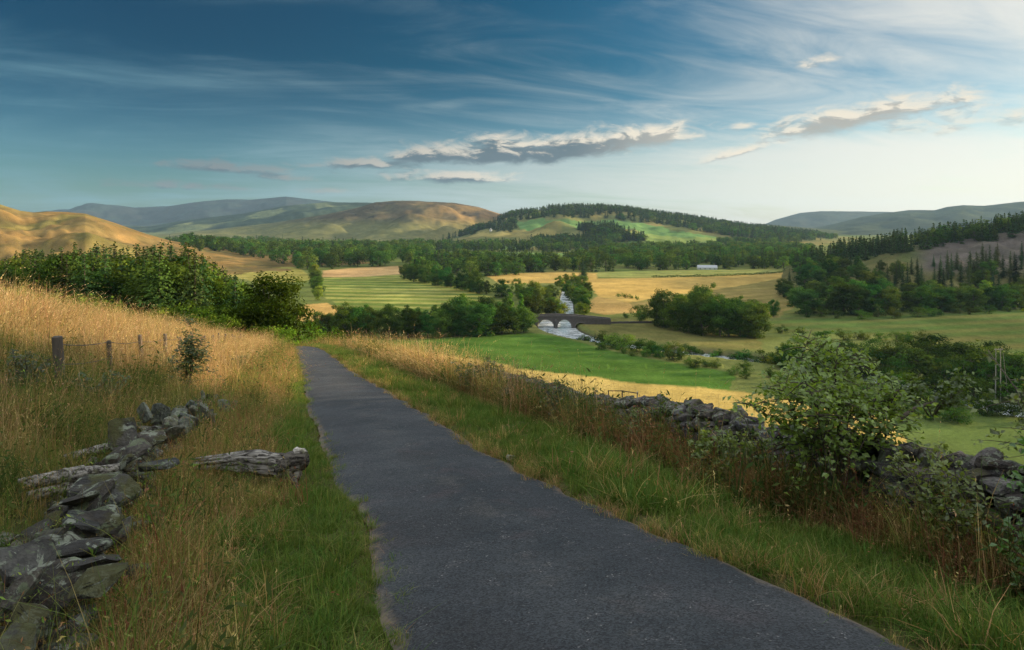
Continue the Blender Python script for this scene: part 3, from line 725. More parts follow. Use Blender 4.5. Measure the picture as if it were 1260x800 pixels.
def build_trees():
    # riverside row left of the bridge, two deep
    row('broad', [(384, 417, 34), (435, 419, 42), (480, 419, 40), (560, 415, 42), (650, 411, 32)], 21, '# from the left of the dark front row along the green field', 'front row of riverside trees by the green field', jv=1.0, ju=4)
    row('broad', [(400, 408, 26), (440, 408, 32), (500, 408, 30), (565, 406, 36), (632, 403, 34)], 13, '# from the left of the rear row behind the green field', 'rear row of riverside trees behind the green field', jv=1.0, ju=4, warm=.1)
    x, y = P(567, 410); plant('poplar', x, y, 17, 'tallest pale tree rising from the riverside row, a narrow grey green crown', None, .95, (1.7, 1.55, 1.3))
    # left bank trees above the bridge
    x, y = P(628, 396); plant('poplar', x, y, 15.5, 'yellow green poplar left of the bridge, brightest of the river trees', None, .95, (2.6, 2.3, 1.3))
    x, y = P(641, 392); plant('poplar', x, y, 13.5, 'shorter yellow green poplar just right of the brightest one', None, 1.1, (2.1, 1.9, 1.1))
    row('broad', [(648, 391, 26), (660, 388, 24), (690, 384, 18)], 6, '# tree from the left on the bank directly above the bridge', 'trees on the left bank above the bridge', warm=.22, g=1.25)
    row('broad', [(612, 402, 22), (634, 405, 24), (655, 405, 17)], 5, '# dark tree from the left at the left end of the bridge', 'dark trees at the left bridge end')
    row('broad', [(640, 380, 24), (668, 372, 22), (684, 366, 16)], 5, '# tree from the left behind the river bank poplars', 'trees behind the river bank poplars')
    # diagonal tree line between the mown field and the belt
    row('broad', [(496, 345, 20), (530, 350, 21), (566, 358, 22), (600, 364, 22)], 17, '# from the left in the slanting line along the mown field', 'slanting tree line along the mown field', ju=2, jv=.5)
    x, y = P(617, 367); plant('broad', x, y, 13.5, 'big rounded dark tree ending the slanting line by the mown field', None, 1.25, (.9, .9, .9))
    row('broad', [(636, 360, 18), (648, 366, 14), (636, 372, 10)], 4, '# small tree from the left beside the big rounded tree', 'small trees beside the big rounded tree')
    # short pale avenue left
    row('broad', [(384, 332, 13), (387, 345, 19), (389, 358, 25), (392, 373, 27)], 8, '# from the far end of the short pale avenue left of the mown field', 'short pale avenue', ju=.7, warm=.3, g=1.5, wide=(.7, .9), side='left')
    # upstream right bank
    row('broad', [(686, 352, 12), (697, 357, 17), (706, 366, 22), (714, 378, 25), (716, 394, 21)], 11, '# from the left on the right bank above the bridge', 'trees on the right bank above the bridge', ju=3, warm=.1)
    row('broad', [(692, 346, 13), (708, 352, 17), (724, 364, 17), (728, 372, 12)], 7, '# from the left behind the right bank river trees', 'trees behind the right bank', ju=3, warm=.15)
    row('conifer', [(716, 344, 18), (722, 344, 16)], 3, '# small dark spruce from the left upstream on the right bank', 'spruces by the river', ju=2, wide=(1.0, 1.3))
    row('bush', [(757, 366, 6), (770, 368, 6), (784, 371, 7)], 5, '# round bush from the left in the orange stubble', 'round bushes in the stubble', ju=1, jv=.4)
    # dark clump right of the bridge
    row('broad', [(806, 398, 36), (822, 404, 46), (850, 410, 46), (885, 415, 48), (915, 416, 46), (940, 417, 40)], 11, '# from the left in the big dark clump right of the bridge', 'big dark clump right of the bridge', ju=4, wide=(.95, 1.3), g=.85, hj=.1)
    row('broad', [(815, 396, 34), (860, 401, 40), (900, 405, 40), (936, 407, 36)], 8, '# from the left at the back of the dark clump', 'back of the big dark clump right of the bridge', ju=4, g=.9)
    row('bush', [(786, 391, 12), (798, 394, 14), (792, 398, 9)], 4, '# bush from the left at the foot of the dark clump', 'bushes at the foot of the dark clump', g=.9)
    x, y = P(952, 391); plant('broad', x, y, 10.2, 'lone small tree standing in the meadow right of the dark clump', None, .8, (1.0, 1.1, 1.0))
    x, y = P(770, 393); plant('bush', x, y, 3.6, 'lone round bush beside the bridge approach wall', None, 1.0, (.8, .85, .9))
    # river bank scrub
    row('bush', [(716, 416, 8), (735, 422, 16), (752, 428, 20), (785, 434, 18), (815, 440, 17), (840, 443, 13)], 16, '# from the left in the grey green scrub below the bridge', 'bank scrub below the bridge', ju=4, jv=1.2, wide=(1.0, 1.4), g=.95)
    row('bush', [(745, 432, 14), (790, 441, 13), (850, 450, 12), (890, 455, 11)], 10, '# from the left at the edge of the green field', 'scrub edging the green field', ju=5, jv=1, wide=(1.0, 1.4))
    row('bush', [(842, 430, 11), (880, 434, 12), (930, 440, 18), (960, 444, 18)], 9, '# from the left on the far bank of the lower river', 'scrub on the far bank of the lower river', ju=5, jv=1, wide=(1.0, 1.4), g=.85)
    row('bush', [(962, 412, 9), (1010, 420, 11), (1045, 419, 13), (1110, 421, 12), (1150, 425, 16)], 12, '# from the left in the hedge line below the right pasture', 'hedge bushes below the right pasture', ju=5, jv=1, g=.8, wide=(1.0, 1.5))
    wood('bush', [(930, 440), (1000, 436), (1080, 434), (1160, 440), (1260, 446), (1360, 460), (1360, 500), (1260, 492), (1150, 478), (1040, 462), (950, 452)], 112, 'dark rounded scrub bush along the lower river on the right', 'dark scrub along the lower river', (4.5, 9), (1.1, 1.6), .60, parts=True, mind=3.6)
    wood('bush', [(900, 452), (1000, 464), (1100, 482), (1175, 500), (1200, 524), (1130, 520), (1000, 488), (900, 462)], 34, 'scrub bush on the near bank of the lower river', 'near bank scrub of the lower river', (2.5, 5), (1.0, 1.4), .9, parts=True, mind=4)
    wood('broad', [(960, 452), (1100, 460), (1180, 470), (1300, 490), (1300, 505), (1150, 488), (1000, 465)], 7, 'taller dark tree among the lower river scrub', 'taller trees among the lower river scrub', (8, 11), (1, 1.25), .7, parts=True, mind=9)
    row('bush', [(1095, 474, 20), (1150, 488, 22), (1195, 502, 20), (1275, 522, 22)], 11, '# from the left on the near bank before the gravelly river bend', 'bushes before the gravelly river bend', ju=6, jv=2.5, wide=(1.0, 1.5), g=.7)
    # wooded slope on the right
    row('broad', [(986, 386, 27), (1020, 388, 30), (1060, 389, 34), (1110, 386, 32), (1160, 384, 33), (1210, 383, 30), (1270, 380, 28)], 26, '# from the left in the rounded front row below the right slope', 'rounded front row below the right slope', ju=5, jv=1.4, g=.9, wide=(1.0, 1.4))
    row('bush', [(985, 391, 11), (1060, 393, 11), (1150, 390, 13), (1270, 384, 13)], 14, '# low bush from the left before the right slope trees', 'low bushes before the right slope trees', ju=5, jv=.8, wide=(1.0, 1.5), g=.8)
    topI = [(930, 340), (962, 332), (985, 308), (1005, 302), (1040, 300), (1075, 303), (1090, 312), (1130, 316), (1200, 310), (1300, 300), (1500, 296)]
    wood('broad', [(960, 362), (985, 340), (1020, 332), (1080, 330), (1100, 338), (1180, 345), (1300, 345), (1300, 376), (1100, 382), (1010, 384), (975, 376)], 64, 'broadleaf tree massed on the lower right slope', 'broadleaf mass on the right slope', (9, 15), (.95, 1.35), .8, parts=True, top=topI, mind=6, floor=False, y0=300)
    wood('conifer', [(1075, 345), (1110, 328), (1180, 324), (1300, 316), (1300, 362), (1200, 366), (1110, 366)], 66, 'dark spruce among the broadleaf trees on the right slope', 'spruces on the right slope', (12, 19), (.85, 1.15), .8, parts=False, top=[(1060, 318), (1110, 318), (1150, 312), (1180, 296), (1200, 300), (1230, 290), (1270, 296), (1400, 290)], mind=5, floor=False, y0=300)
    sky = [(900, 340), (960, 322), (985, 303), (1000, 299), (1040, 297), (1075, 293), (1105, 284), (1130, 279), (1160, 277), (1195, 271), (1230, 265), (1262, 260), (1400, 236)]
    pts = []
    for i in range(96):   # the conifers along the crest
        u = rng.uniform(960, 1330) if i < 60 else rng.uniform(1060, 1330); y = rng.uniform(640, 730) if u > 1050 else rng.uniform(520, 700)
        x = (u - 630) / FPX * y
        if any((x - a) ** 2 + (y - b) ** 2 < 12 for a, b in pts): continue
        z = H1(x, y); lim = CAM_Z + (HOR - np.interp(u, [a for a, b in sky], [b for a, b in sky])) / FPX * y - z
        h = min(rng.uniform(11, 17), lim * rng.uniform(.84, 1.06))
        if h < 4: continue
        pts.append((x, y)); k = 'conifer' if u > 1040 or rng.random() < .55 else 'broad'
        plant(k, x, y, h, 'dark conifer on the crest of the right slope against the sky' if k == 'conifer' else 'rounded tree among conifers on the crest of the right slope',
              'conifers on the right crest' if k == 'conifer' else 'rounded trees on the right crest', rng.uniform(.9, 1.3), tint(.8), False, z)
    # left plantation: conifers behind, broadleaf edge before
    topL = [(-80, 322), (0, 316), (30, 306), (60, 302), (110, 300), (150, 299), (200, 297), (232, 301), (255, 310), (275, 330), (320, 350)]
    def left(kind, n, yr, ur, hr, top, label, group, g=1.0, warm=0.0, wide=(.9, 1.25), mind=3.2, parts=False, hmin=2.5):
        got = []; tr = 0
        while len(got) < n and tr < n * 30:
            tr += 1; y = math.sqrt(rng.uniform(yr[0] ** 2, yr[1] ** 2)); u = rng.uniform(*ur); x = (u - 630) / FPX * y
            if any((x - a) ** 2 + (y - b) ** 2 < mind ** 2 for a, b in got): continue
            z = H1(x, y); lim = CAM_Z + (HOR - np.interp(u, [a for a, b in top], [b for a, b in top])) / FPX * y - z
            h = min(rng.uniform(*hr), lim * (rng.uniform(.62, 1.04) if kind == 'bush' else rng.uniform(.84, 1.03)))
            if h < hmin: continue
            got.append((x, y)); plant(kind, x, y, h, label, group, rng.uniform(*wide), tint(g, warm), parts, z)
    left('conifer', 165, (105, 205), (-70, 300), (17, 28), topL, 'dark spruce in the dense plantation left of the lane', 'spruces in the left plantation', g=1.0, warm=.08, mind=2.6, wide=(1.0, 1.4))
    left('broad', 84, (112, 215), (-60, 290), (11, 20), [(a, b + 7) for a, b in topL], 'broadleaf tree among the spruces of the left plantation', 'broadleaf trees among the left plantation', g=.85, warm=.12, mind=4)
    top2 = [(-80, 330), (0, 334), (60, 346), (120, 362), (170, 374), (230, 366), (280, 360), (320, 366)]
    left('bush', 70, (52, 135), (-80, 165), (5.0, 9.5), top2, 'bright green thicket bush on the slope above the left plantation', 'thicket bushes below the golden grass', g=.88, warm=.14, wide=(.9, 1.2), mind=3.0, parts=True)
    top3 = [(80, 378), (130, 376), (160, 374), (200, 370), (240, 366), (275, 366), (300, 376), (330, 382)]
    left('broad', 26, (85, 150), (110, 300), (6, 11), top3, 'rounded broadleaf tree at the near edge of the left plantation', 'broadleaf edge of the left plantation', g=.95, warm=.22, wide=(.95, 1.3), mind=4.0, parts=True)
    left('bush', 26, (62, 92), (140, 300), (3, 6.5), [(100, 392), (150, 388), (250, 382), (300, 385)], 'low rounded bush behind the fence end', 'low bushes behind the fence', g=.9, warm=.2, mind=2.4, parts=True)
    row('far', [(930, 331.5, 15), (945, 331.5, 14), (957, 331.5, 15), (967, 331, 16)], 6, '# sunlit tree from the left at the right end of the wide wood', 'sunlit end of the wide wood', g=1.5, warm=.35, ju=1, jv=.2, parts=False)  # sunlit look painted into a brighter, warmer crown tint
    # clipped hedge across the valley stubble
    g = np.random.default_rng(8); x0, y0 = P(803, 342.5); mb = MB(); pts = []
    for f in np.linspace(0, 1, 420):
        u, v = poly_at([(803, 342.5), (870, 341.5), (920, 339.5), (966, 336.5)], f); x, y = P(u, v); hh = 2.1 + .7 * math.sin(f * 60) * math.sin(f * 23)
        n = 7; q_ = np.stack([x - x0 + g.normal(size=n) * .7, y - y0 + g.normal(size=n) * .7, H1(x, y) - FLOOR + hh * g.random(n)], 1); pts.append(q_)
    pts = np.concatenate(pts); mb.quads(pts, g.normal(size=pts.shape) + [0, 0, .6], g.uniform(.7, 1.2, len(pts)), .8, g, np.array([.045, .085, .02]) * g.uniform(.7, 1.3, (len(pts), 1)))
    put('hedge', mb.mesh('hedge', M['leaf']), None, (x0, y0, FLOOR), label='long dark clipped hedge across the orange stubble before the wide wood', category='hedge')
build_trees()

# ------------------------------------------------------------------ instanced cover (what nobody could count)
def scatter(name, protos, Pn, S, rot, idx, mat=None):
    """points with scale / rotation / pick attributes, instanced by geometry nodes; kind stuff"""
    me = bpy.data.meshes.new(name); n = len(Pn)
    me.vertices.add(n); me.vertices.foreach_set('co', np.asarray(Pn, np.float32).ravel())
    def at(nm, typ, data, key):
        a = me.attributes.new(nm, typ, 'POINT'); a.data.foreach_set(key, np.ascontiguousarray(data).ravel())
    at('size', 'FLOAT_VECTOR', np.asarray(S, np.float32), 'vector'); at('turn', 'FLOAT_VECTOR', np.asarray(rot, np.float32), 'vector'); at('pick', 'INT', np.asarray(idx, np.int32), 'value')
    o = put(name, me); o['kind'] = 'stuff'
    cl = bpy.data.collections.new(name + '_sources')
    for k, pm in enumerate(protos):
        po = bpy.data.objects.new('%s_source.%03d' % (name, k), pm); cl.objects.link(po)
    ng = bpy.data.node_groups.new(name, 'GeometryNodeTree')
    ng.interface.new_socket('Geometry', in_out='INPUT', socket_type='NodeSocketGeometry'); ng.interface.new_socket('Geometry', in_out='OUTPUT', socket_type='NodeSocketGeometry')
    N = ng.nodes; gi = N.new('NodeGroupInput'); go = N.new('NodeGroupOutput'); ip = N.new('GeometryNodeInstanceOnPoints')
    ci = N.new('GeometryNodeCollectionInfo'); ci.inputs['Collection'].default_value = cl; ci.inputs['Separate Children'].default_value = True; ci.inputs['Reset Children'].default_value = True
    def na(nm, t):
        a = N.new('GeometryNodeInputNamedAttribute'); a.data_type = t; a.inputs['Name'].default_value = nm; return [x for x in a.outputs if x.enabled][0]
    L = ng.links; L.new(gi.outputs[0], ip.inputs['Points']); L.new(ci.outputs[0], ip.inputs['Instance']); ip.inputs['Pick Instance'].default_value = True
    L.new(na('pick', 'INT'), ip.inputs['Instance Index'])
    e = N.new('FunctionNodeEulerToRotation'); L.new(na('turn', 'FLOAT_VECTOR'), e.inputs[0]); L.new(e.outputs[0], ip.inputs['Rotation'])
    L.new(na('size', 'FLOAT_VECTOR'), ip.inputs['Scale']); L.new(ip.outputs[0], go.inputs[0])
    md = o.modifiers.new('cover', 'NODES'); md.node_group = ng
    return o
def tuft(seed, n, h, spread, wid, cols, lean=.5, seg=3, seed_head=0.0, bend=.5, leafy=0):
    """a tuft of tapering blades; with seed_head a share of the blades end in a seed spike"""
    g = np.random.default_rng(seed); mb = MB()
    cols = np.array(cols)
    for i in range(n):
        a = g.random() * 2 * math.pi; rr = spread * math.sqrt(g.random()); b = np.array([math.cos(a) * rr, math.sin(a) * rr, -.03])
        d = g.random() * 2 * math.pi; le = abs(g.normal()) * lean; L = h * g.uniform(.45, 1.1)
        isseed = g.random() < seed_head
        w = wid * g.uniform(.6, 1.3) * (.55 if isseed else 1)
        f = np.linspace(0, 1, seg + 1); hor = le * L * (f ** (1.3 + bend)) * (1.0)
        zz = L * (f - .28 * min(le, 1.2) * f ** 2.5)
        ctr = b + np.stack([np.cos(d) * hor, np.sin(d) * hor, zz], 1)
        p = d + g.normal() * .8 + math.pi / 2; side = np.array([math.cos(p), math.sin(p), 0])
        ww = w * (1 - f ** 1.6 * .9) * .5
        V = np.concatenate([ctr - side * ww[:, None], ctr + side * ww[:, None]]); k = seg + 1
        Q = [(j, j + k, j + k + 1, j + 1) for j in range(seg)]
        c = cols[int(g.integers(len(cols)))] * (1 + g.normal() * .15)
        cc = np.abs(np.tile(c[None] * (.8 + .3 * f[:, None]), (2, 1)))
        mb.add(V, Q, None, cc)
        if isseed:
            t = ctr[-1]; dr = ctr[-1] - ctr[-2]; dr /= np.linalg.norm(dr); hl = L * g.uniform(.14, .24)
            m_ = 4
            for e in range(m_):
                q = t - dr * hl * (.2 - e / m_) + np.array([0, 0, -.02 * e])
                mb.quads(q[None], g.normal(size=(1, 3)), wid * 2.5 * (1 - .15 * e), 1.9, g, c * 1.12, updir=dr)
        if leafy and g.random() < leafy:
            for e in range(6):
                q = ctr[min(seg, 1 + e % seg)] + g.normal(size=3) * .03
                mb.quads(q[None], np.array([[g.normal(), g.normal(), 1.2]]), wid * 3.6 * g.uniform(.6, 1.2), 2.2, g, c)
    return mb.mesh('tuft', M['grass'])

# ------------------------------------------------------------------ far woods that read as one mass
def far_wood(name, poly, n, hr, conifer=.3, yr=(600, 1400), grow=1.0, protos=None):
    p = np.array(poly, float); u = rng.uniform(p[:, 0].min(), p[:, 0].max(), n * 14); y = np.sqrt(rng.uniform(yr[0] ** 2, yr[1] ** 2, n * 14))
    x = (u - 630) / FPX * y; z = H(x, y); v = HOR - (z - CAM_Z) / y * FPX
    k = np.nonzero(inpoly(u, v, p))[0][:n]; x, y, z = x[k], y[k], z[k]; n = len(k)
    con = rng.random(n) < conifer * (0.4 + 1.2 * fbm(x / 60, y / 60, 55, 2))
    nb, ncf = len(KIT['far']), len(KIT['farcon'])
    idx = np.where(con, nb + rng.integers(ncf, size=n), rng.integers(nb, size=n))
    s = rng.uniform(hr[0], hr[1], n) / np.where(con, 12.5, 12.0); w = s * rng.uniform(.85, 1.35, n) * grow
    rot = np.zeros((n, 3)); rot[:, 2] = rng.uniform(0, 6.28, n)
    scatter(name, [k_[2] for k_ in KIT['far']] + [k_[2] for k_ in KIT['farcon']], np.stack([x, y, z - .3], 1), np.stack([w, w, s], 1), rot, idx)
def build_far_woods():
    far_wood('wood', [(503, 345), (560, 342), (600, 341), (690, 335), (728, 336), (728, 326), (640, 322), (540, 322), (508, 330)], 260, (13, 20), .45, (640, 1050))
    far_wood('wood', [(722, 336), (800, 333), (968, 331), (1000, 322), (1000, 309), (900, 303), (800, 305), (730, 311), (700, 324)], 620, (14, 21), .28, (740, 1700))
    far_wood('wood', [(232, 309), (290, 312), (345, 325), (372, 332), (440, 331), (500, 327), (528, 327), (528, 304), (440, 301), (300, 300), (220, 301)], 560, (16, 23), .12, (780, 1700))
    far_wood('wood', [(512, 311), (600, 310), (724, 311), (760, 305), (700, 302), (600, 303), (530, 304)], 330, (15, 21), .5, (1250, 1900))
    far_wood('wood', [(200, 304), (330, 302), (350, 297), (200, 297)], 130, (15, 21), .3, (1500, 2300))
    far_wood('wood', [(880, 303), (940, 303), (1010, 296), (1040, 292), (960, 291), (900, 295)], 240, (15, 20), .3, (1400, 2500))
    far_wood('slope_wood', [(975, 330), (1040, 313), (1105, 303), (1160, 296), (1260, 281), (1360, 268), (1360, 288), (1260, 293), (1160, 304), (1105, 313), (1040, 326), (985, 345)], 420, (11, 17), .9, (560, 720), 1.1)
    # plantations on the central hill
    far_wood('hill_wood', [(538, 297), (560, 291), (600, 277), (630, 265), (700, 255), (770, 257), (830, 265), (905, 277), (975, 284), (1010, 291), (960, 299), (900, 292), (862, 285), (800, 274), (745, 270), (690, 268), (640, 271), (634, 286), (600, 285), (560, 293)], 2300, (15, 22), .85, (1700, 2800), 1.6)
    far_wood('hill_wood', [(708, 282), (755, 281), (772, 287), (800, 299), (765, 297), (742, 304), (690, 303), (650, 299), (700, 296), (740, 291)], 650, (15, 22), .9, (1500, 2600), 1.5)
build_far_woods()

# ------------------------------------------------------------------ bridge
def build_bridge():
    by = (CAM_Z - WATER) * FPX / (403.5 - HOR)       # depth of the bridge from its waterline
    X0 = lambda u: (u - 630) / FPX * by
    zt = lambda v: CAM_Z - (v - HOR) / FPX * by
    W = 5.2
    root = thing('stone_bridge', 'dark stone arch bridge with humped parapet crossing the river', 'bridge', (X0(690), by + W / 2, 0), RAD(-4))
    ox = X0(690)
    arches = [(X0(661.5), X0(682), zt(393.8), WATER + .3), (X0(686.5), X0(703.5), zt(393.6), WATER + .3), (X0(708.5), X0(721), zt(397), -50.6)]
    xs = np.arange(X0(641), X0(752), .22)
    def deck(x): u = x / by * FPX + 630; return zt(np.interp(u, [640, 660, 684, 705, 730, 752], [391.6, 391.0, 389.9, 390.5, 392.6, 394.6]))
    def soff(x):
        for a, b, zc, zs in arches:
            if a < x < b:
                f = (x - a) / (b - a) * 2 - 1; return zs + (zc - zs) * (1 - f * f) ** .5 if zs < zc else zs
        return -54.0
    xs = np.unique(np.concatenate([xs] + [[a + .001, b - .001, a - .001, b + .001] for a, b, _, _ in arches]))
    mb = MB(); top = np.array([deck(x) for x in xs]); bot = np.array([soff(x) for x in xs]); n = len(xs); X = xs - ox
    for yy in (-W / 2, W / 2):
        V = np.concatenate([np.stack([X, np.full(n, yy), bot], 1), np.stack([X, np.full(n, yy), top], 1)])
        q = [(i, i + 1, i + 1 + n, i + n) if yy < 0 else (i + 1, i, i + n, i + 1 + n) for i in range(n - 1)]
        mb.add(V, q, None, (.17, .155, .15))
    for zz in (bot, top):
        V = np.concatenate([np.stack([X, np.full(n, -W / 2), zz], 1), np.stack([X, np.full(n, W / 2), zz], 1)])
        mb.add(V, [(i, i + 1, i + 1 + n, i + n) for i in range(n - 1)], None, (.15, .14, .135))
    m, q = mat_new('bridge_stone'); v = coords(q)
    n1 = q.noise(v, 2.2, 6, .65); n2 = q.noise(v, .5, 4, .6)
    br = q.new('ShaderNodeTexBrick'); q.set(br.inputs['Vector'], q.vm('MULTIPLY', q.vec(*[q.new('ShaderNodeSeparateXYZ').outputs[0]] * 3), (1, 1, 1)))
    sp = q.new('ShaderNodeSeparateXYZ'); q.l.new(v, sp.inputs[0]); q.set(br.inputs['Vector'], q.vec(sp.outputs[0], sp.outputs[2], 0)); br.inputs['Scale'].default_value = 1.6
    br.inputs['Color1'].default_value = (.9, .9, .9, 1); br.inputs['Color2'].default_value = (1.25, 1.2, 1.2, 1); br.inputs['Mortar'].default_value = (.5, .5, .5, 1)
    c = q.mix(1, q.mix(1, q.attr('tint'), (.62, .60, .60), 'MULTIPLY'), br.outputs['Color'], 'MULTIPLY'); c = q.mix(1, c, q.mix(n1, (.5, .5, .5), (1.4, 1.4, 1.4)), 'MULTIPLY'); c = q.mix(q.m('MULTIPLY', q.rng(n2, .5, .7), .5), c, (.06, .065, .04))
    out(q, prin(q, c, .95, n1, .05))
    put('arch_body', mb.mesh('arch_body', m), root)
    for yy in (-W / 2 - .02, W / 2 + .02):     # parapet with a coping
        p = MB(); t_ = .18
        V = []
        for zz in (.02, .95):
            for w in (-t_, t_): V.append(np.stack([X, np.full(n, yy + w), top + zz], 1))
        V = np.concatenate(V); r = range(n - 1)
        p.add(V, [(i, i + 1, i + 1 + 2 * n, i + 2 * n) for i in r] + [(i + n, i + n + 1, i + 1 + 3 * n, i + 3 * n) for i in r] + [(i + 2 * n, i + 2 * n + 1, i + 3 * n + 1, i + 3 * n) for i in r], None, (.18, .165, .16))
        put('parapet', p.mesh('parapet', m), root)
        cq = MB(); V = np.concatenate([np.stack([X, np.full(n, yy + w), top + zz], 1) for zz, w in ((.953, -.26), (1.08, -.2), (1.08, .2), (.953, .26))])
        cq.add(V, [(i + a * n, i + 1 + a * n, i + 1 + (a + 1) * n, i + (a + 1) * n) for a in range(3) for i in r], None, (.24, .225, .215)); put('coping', cq.mesh('coping', m), root)
    for a, b, zc, zs in arches:                # arch ring of voussoirs, proud of the face
        mb = MB(); th = np.linspace(.02, math.pi - .02, 26); cx, rx, hz = (a + b) / 2 - ox, (b - a) / 2, zc - zs
        i_ = np.stack([cx - rx * np.cos(th), np.full(26, -W / 2 - .06), zs + hz * np.sin(th)], 1); o_ = np.stack([cx - (rx + .5) * np.cos(th), np.full(26, -W / 2 - .06), zs + (hz + .5) * np.sin(th)], 1)
        mb.add(np.concatenate([i_, o_]), [(k, k + 1, k + 27, k + 26) for k in range(25)], None, (.25, .235, .225))
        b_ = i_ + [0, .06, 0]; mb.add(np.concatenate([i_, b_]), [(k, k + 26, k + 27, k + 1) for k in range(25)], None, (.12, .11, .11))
        put('arch_ring', mb.mesh('arch_ring', m), root)
    px = (arches[0][1] + arches[1][0]) / 2 - ox; w = (arches[1][0] - arches[0][1]) / 2 + .1
    for sgn in (-1, 1):
        mb = MB(); yb = sgn * W / 2; V = [(px - w, yb + sgn * .01, -54), (px, yb + sgn * 1.9, -54), (px + w, yb + sgn * .01, -54), (px - w, yb + sgn * .01, -47.6), (px, yb + sgn * 1.7, -47.9), (px + w, yb + sgn * .01, -47.6), (px, yb + sgn * .05, -46.6)]
        mb.add(V, [(0, 1, 4, 3), (1, 2, 5, 4)], [(3, 4, 6), (4, 5, 6)], (.16, .15, .145)); put('cutwater', mb.mesh('cutwater', m), root)
    # approach wall towards the right bank, and two posts by the water
    x, y = P(757, 396); w2 = MB(); kx = np.linspace(0, 46, 40)
    for i in range(39):
        xa = X0(752) + kx[i] + .6; w2.box((xa, by + 1.6 + .1 * kx[i], H1(xa, by + 1.6 + .1 * kx[i]) + .35), (1.19, .45, 1.3 + .12 * math.sin(i * 2.1)), RAD(5), (.15, .14, .135))
    t_ = put('approach_wall', w2.mesh('approach_wall', m), None, label='low dark stone wall running right from the bridge', category='wall')
    for u, c_, lab in ((672.0, (1.9, 1.9, 1.8), 'pale wooden gate post at the edge of the green field by the river'), (674.2, (.35, .35, .35), 'dark wooden gate post beside the pale one by the river')):
        x, y = P(u, 411.6); g_ = MB(); g_.tube([(0, 0, -.5), (0, 0, 1.2), (.02, 0, 2.25)], [.17, .15, .14], 7, c_); g_.tube([(0, 0, 2.25), (0.02, 0, 2.36)], [.14, .05], 7, c_)
        put('gate_post', g_.mesh('gate_post', M['wood']), None, (x, y, H1(x, y)), label=lab, category='post')
build_bridge()

# ------------------------------------------------------------------ stone walls, fence, timber
def ico(sub):
    b = bmesh.new(); bmesh.ops.create_icosphere(b, subdivisions=sub, radius=1)
    V = np.array([v.co for v in b.verts]); F = np.array([[v.index for v in f.verts] for f in b.faces]); b.free(); return V / np.linalg.norm(V, axis=1)[:, None], F
ICO = {k: ico(k) for k in (2, 3)}
def rock(mb, c, d, g, sub=2, tilt=.25, col=(.17, .16, .165), rz=None):
    n, F = ICO[sub]; p = np.sign(n) * np.abs(n) ** .38; p /= np.abs(p).max()
    for _ in range(9):
        q = g.normal(size=3); q /= np.linalg.norm(q); cc = g.uniform(.62, 1.0); e = np.maximum(p @ q - cc, 0); p = p - e[:, None] * q * .95
    p = p + (g.random(p.shape) - .5) * .085
    p = p * np.array(d) / 2
    a, b_, r = g.normal() * tilt, g.normal() * tilt, (g.uniform(0, 6.28) if rz is None else rz)
    ca, sa, cb, sb, cr, sr = math.cos(a), math.sin(a), math.cos(b_), math.sin(b_), math.cos(r), math.sin(r)
    R = np.array([[cr, -sr, 0], [sr, cr, 0], [0, 0, 1]]) @ np.array([[1, 0, 0], [0, ca, -sa], [0, sa, ca]]) @ np.array([[cb, 0, sb], [0, 1, 0], [-sb, 0, cb]])
    k = g.uniform(.72, 1.3); w = g.normal() * .05
    mb.add(p @ R.T + np.array(c), None, F, np.array(col) * k * np.array([1 + w, 1, 1 - w]))
RZ = math.atan2(HY, HX)
def wall_t(s): return np.interp(s, [2.5, 4, 5.5, 8, 12, 16], [-1.12, -1.25, -1.45, -1.70, -1.78, -1.66])
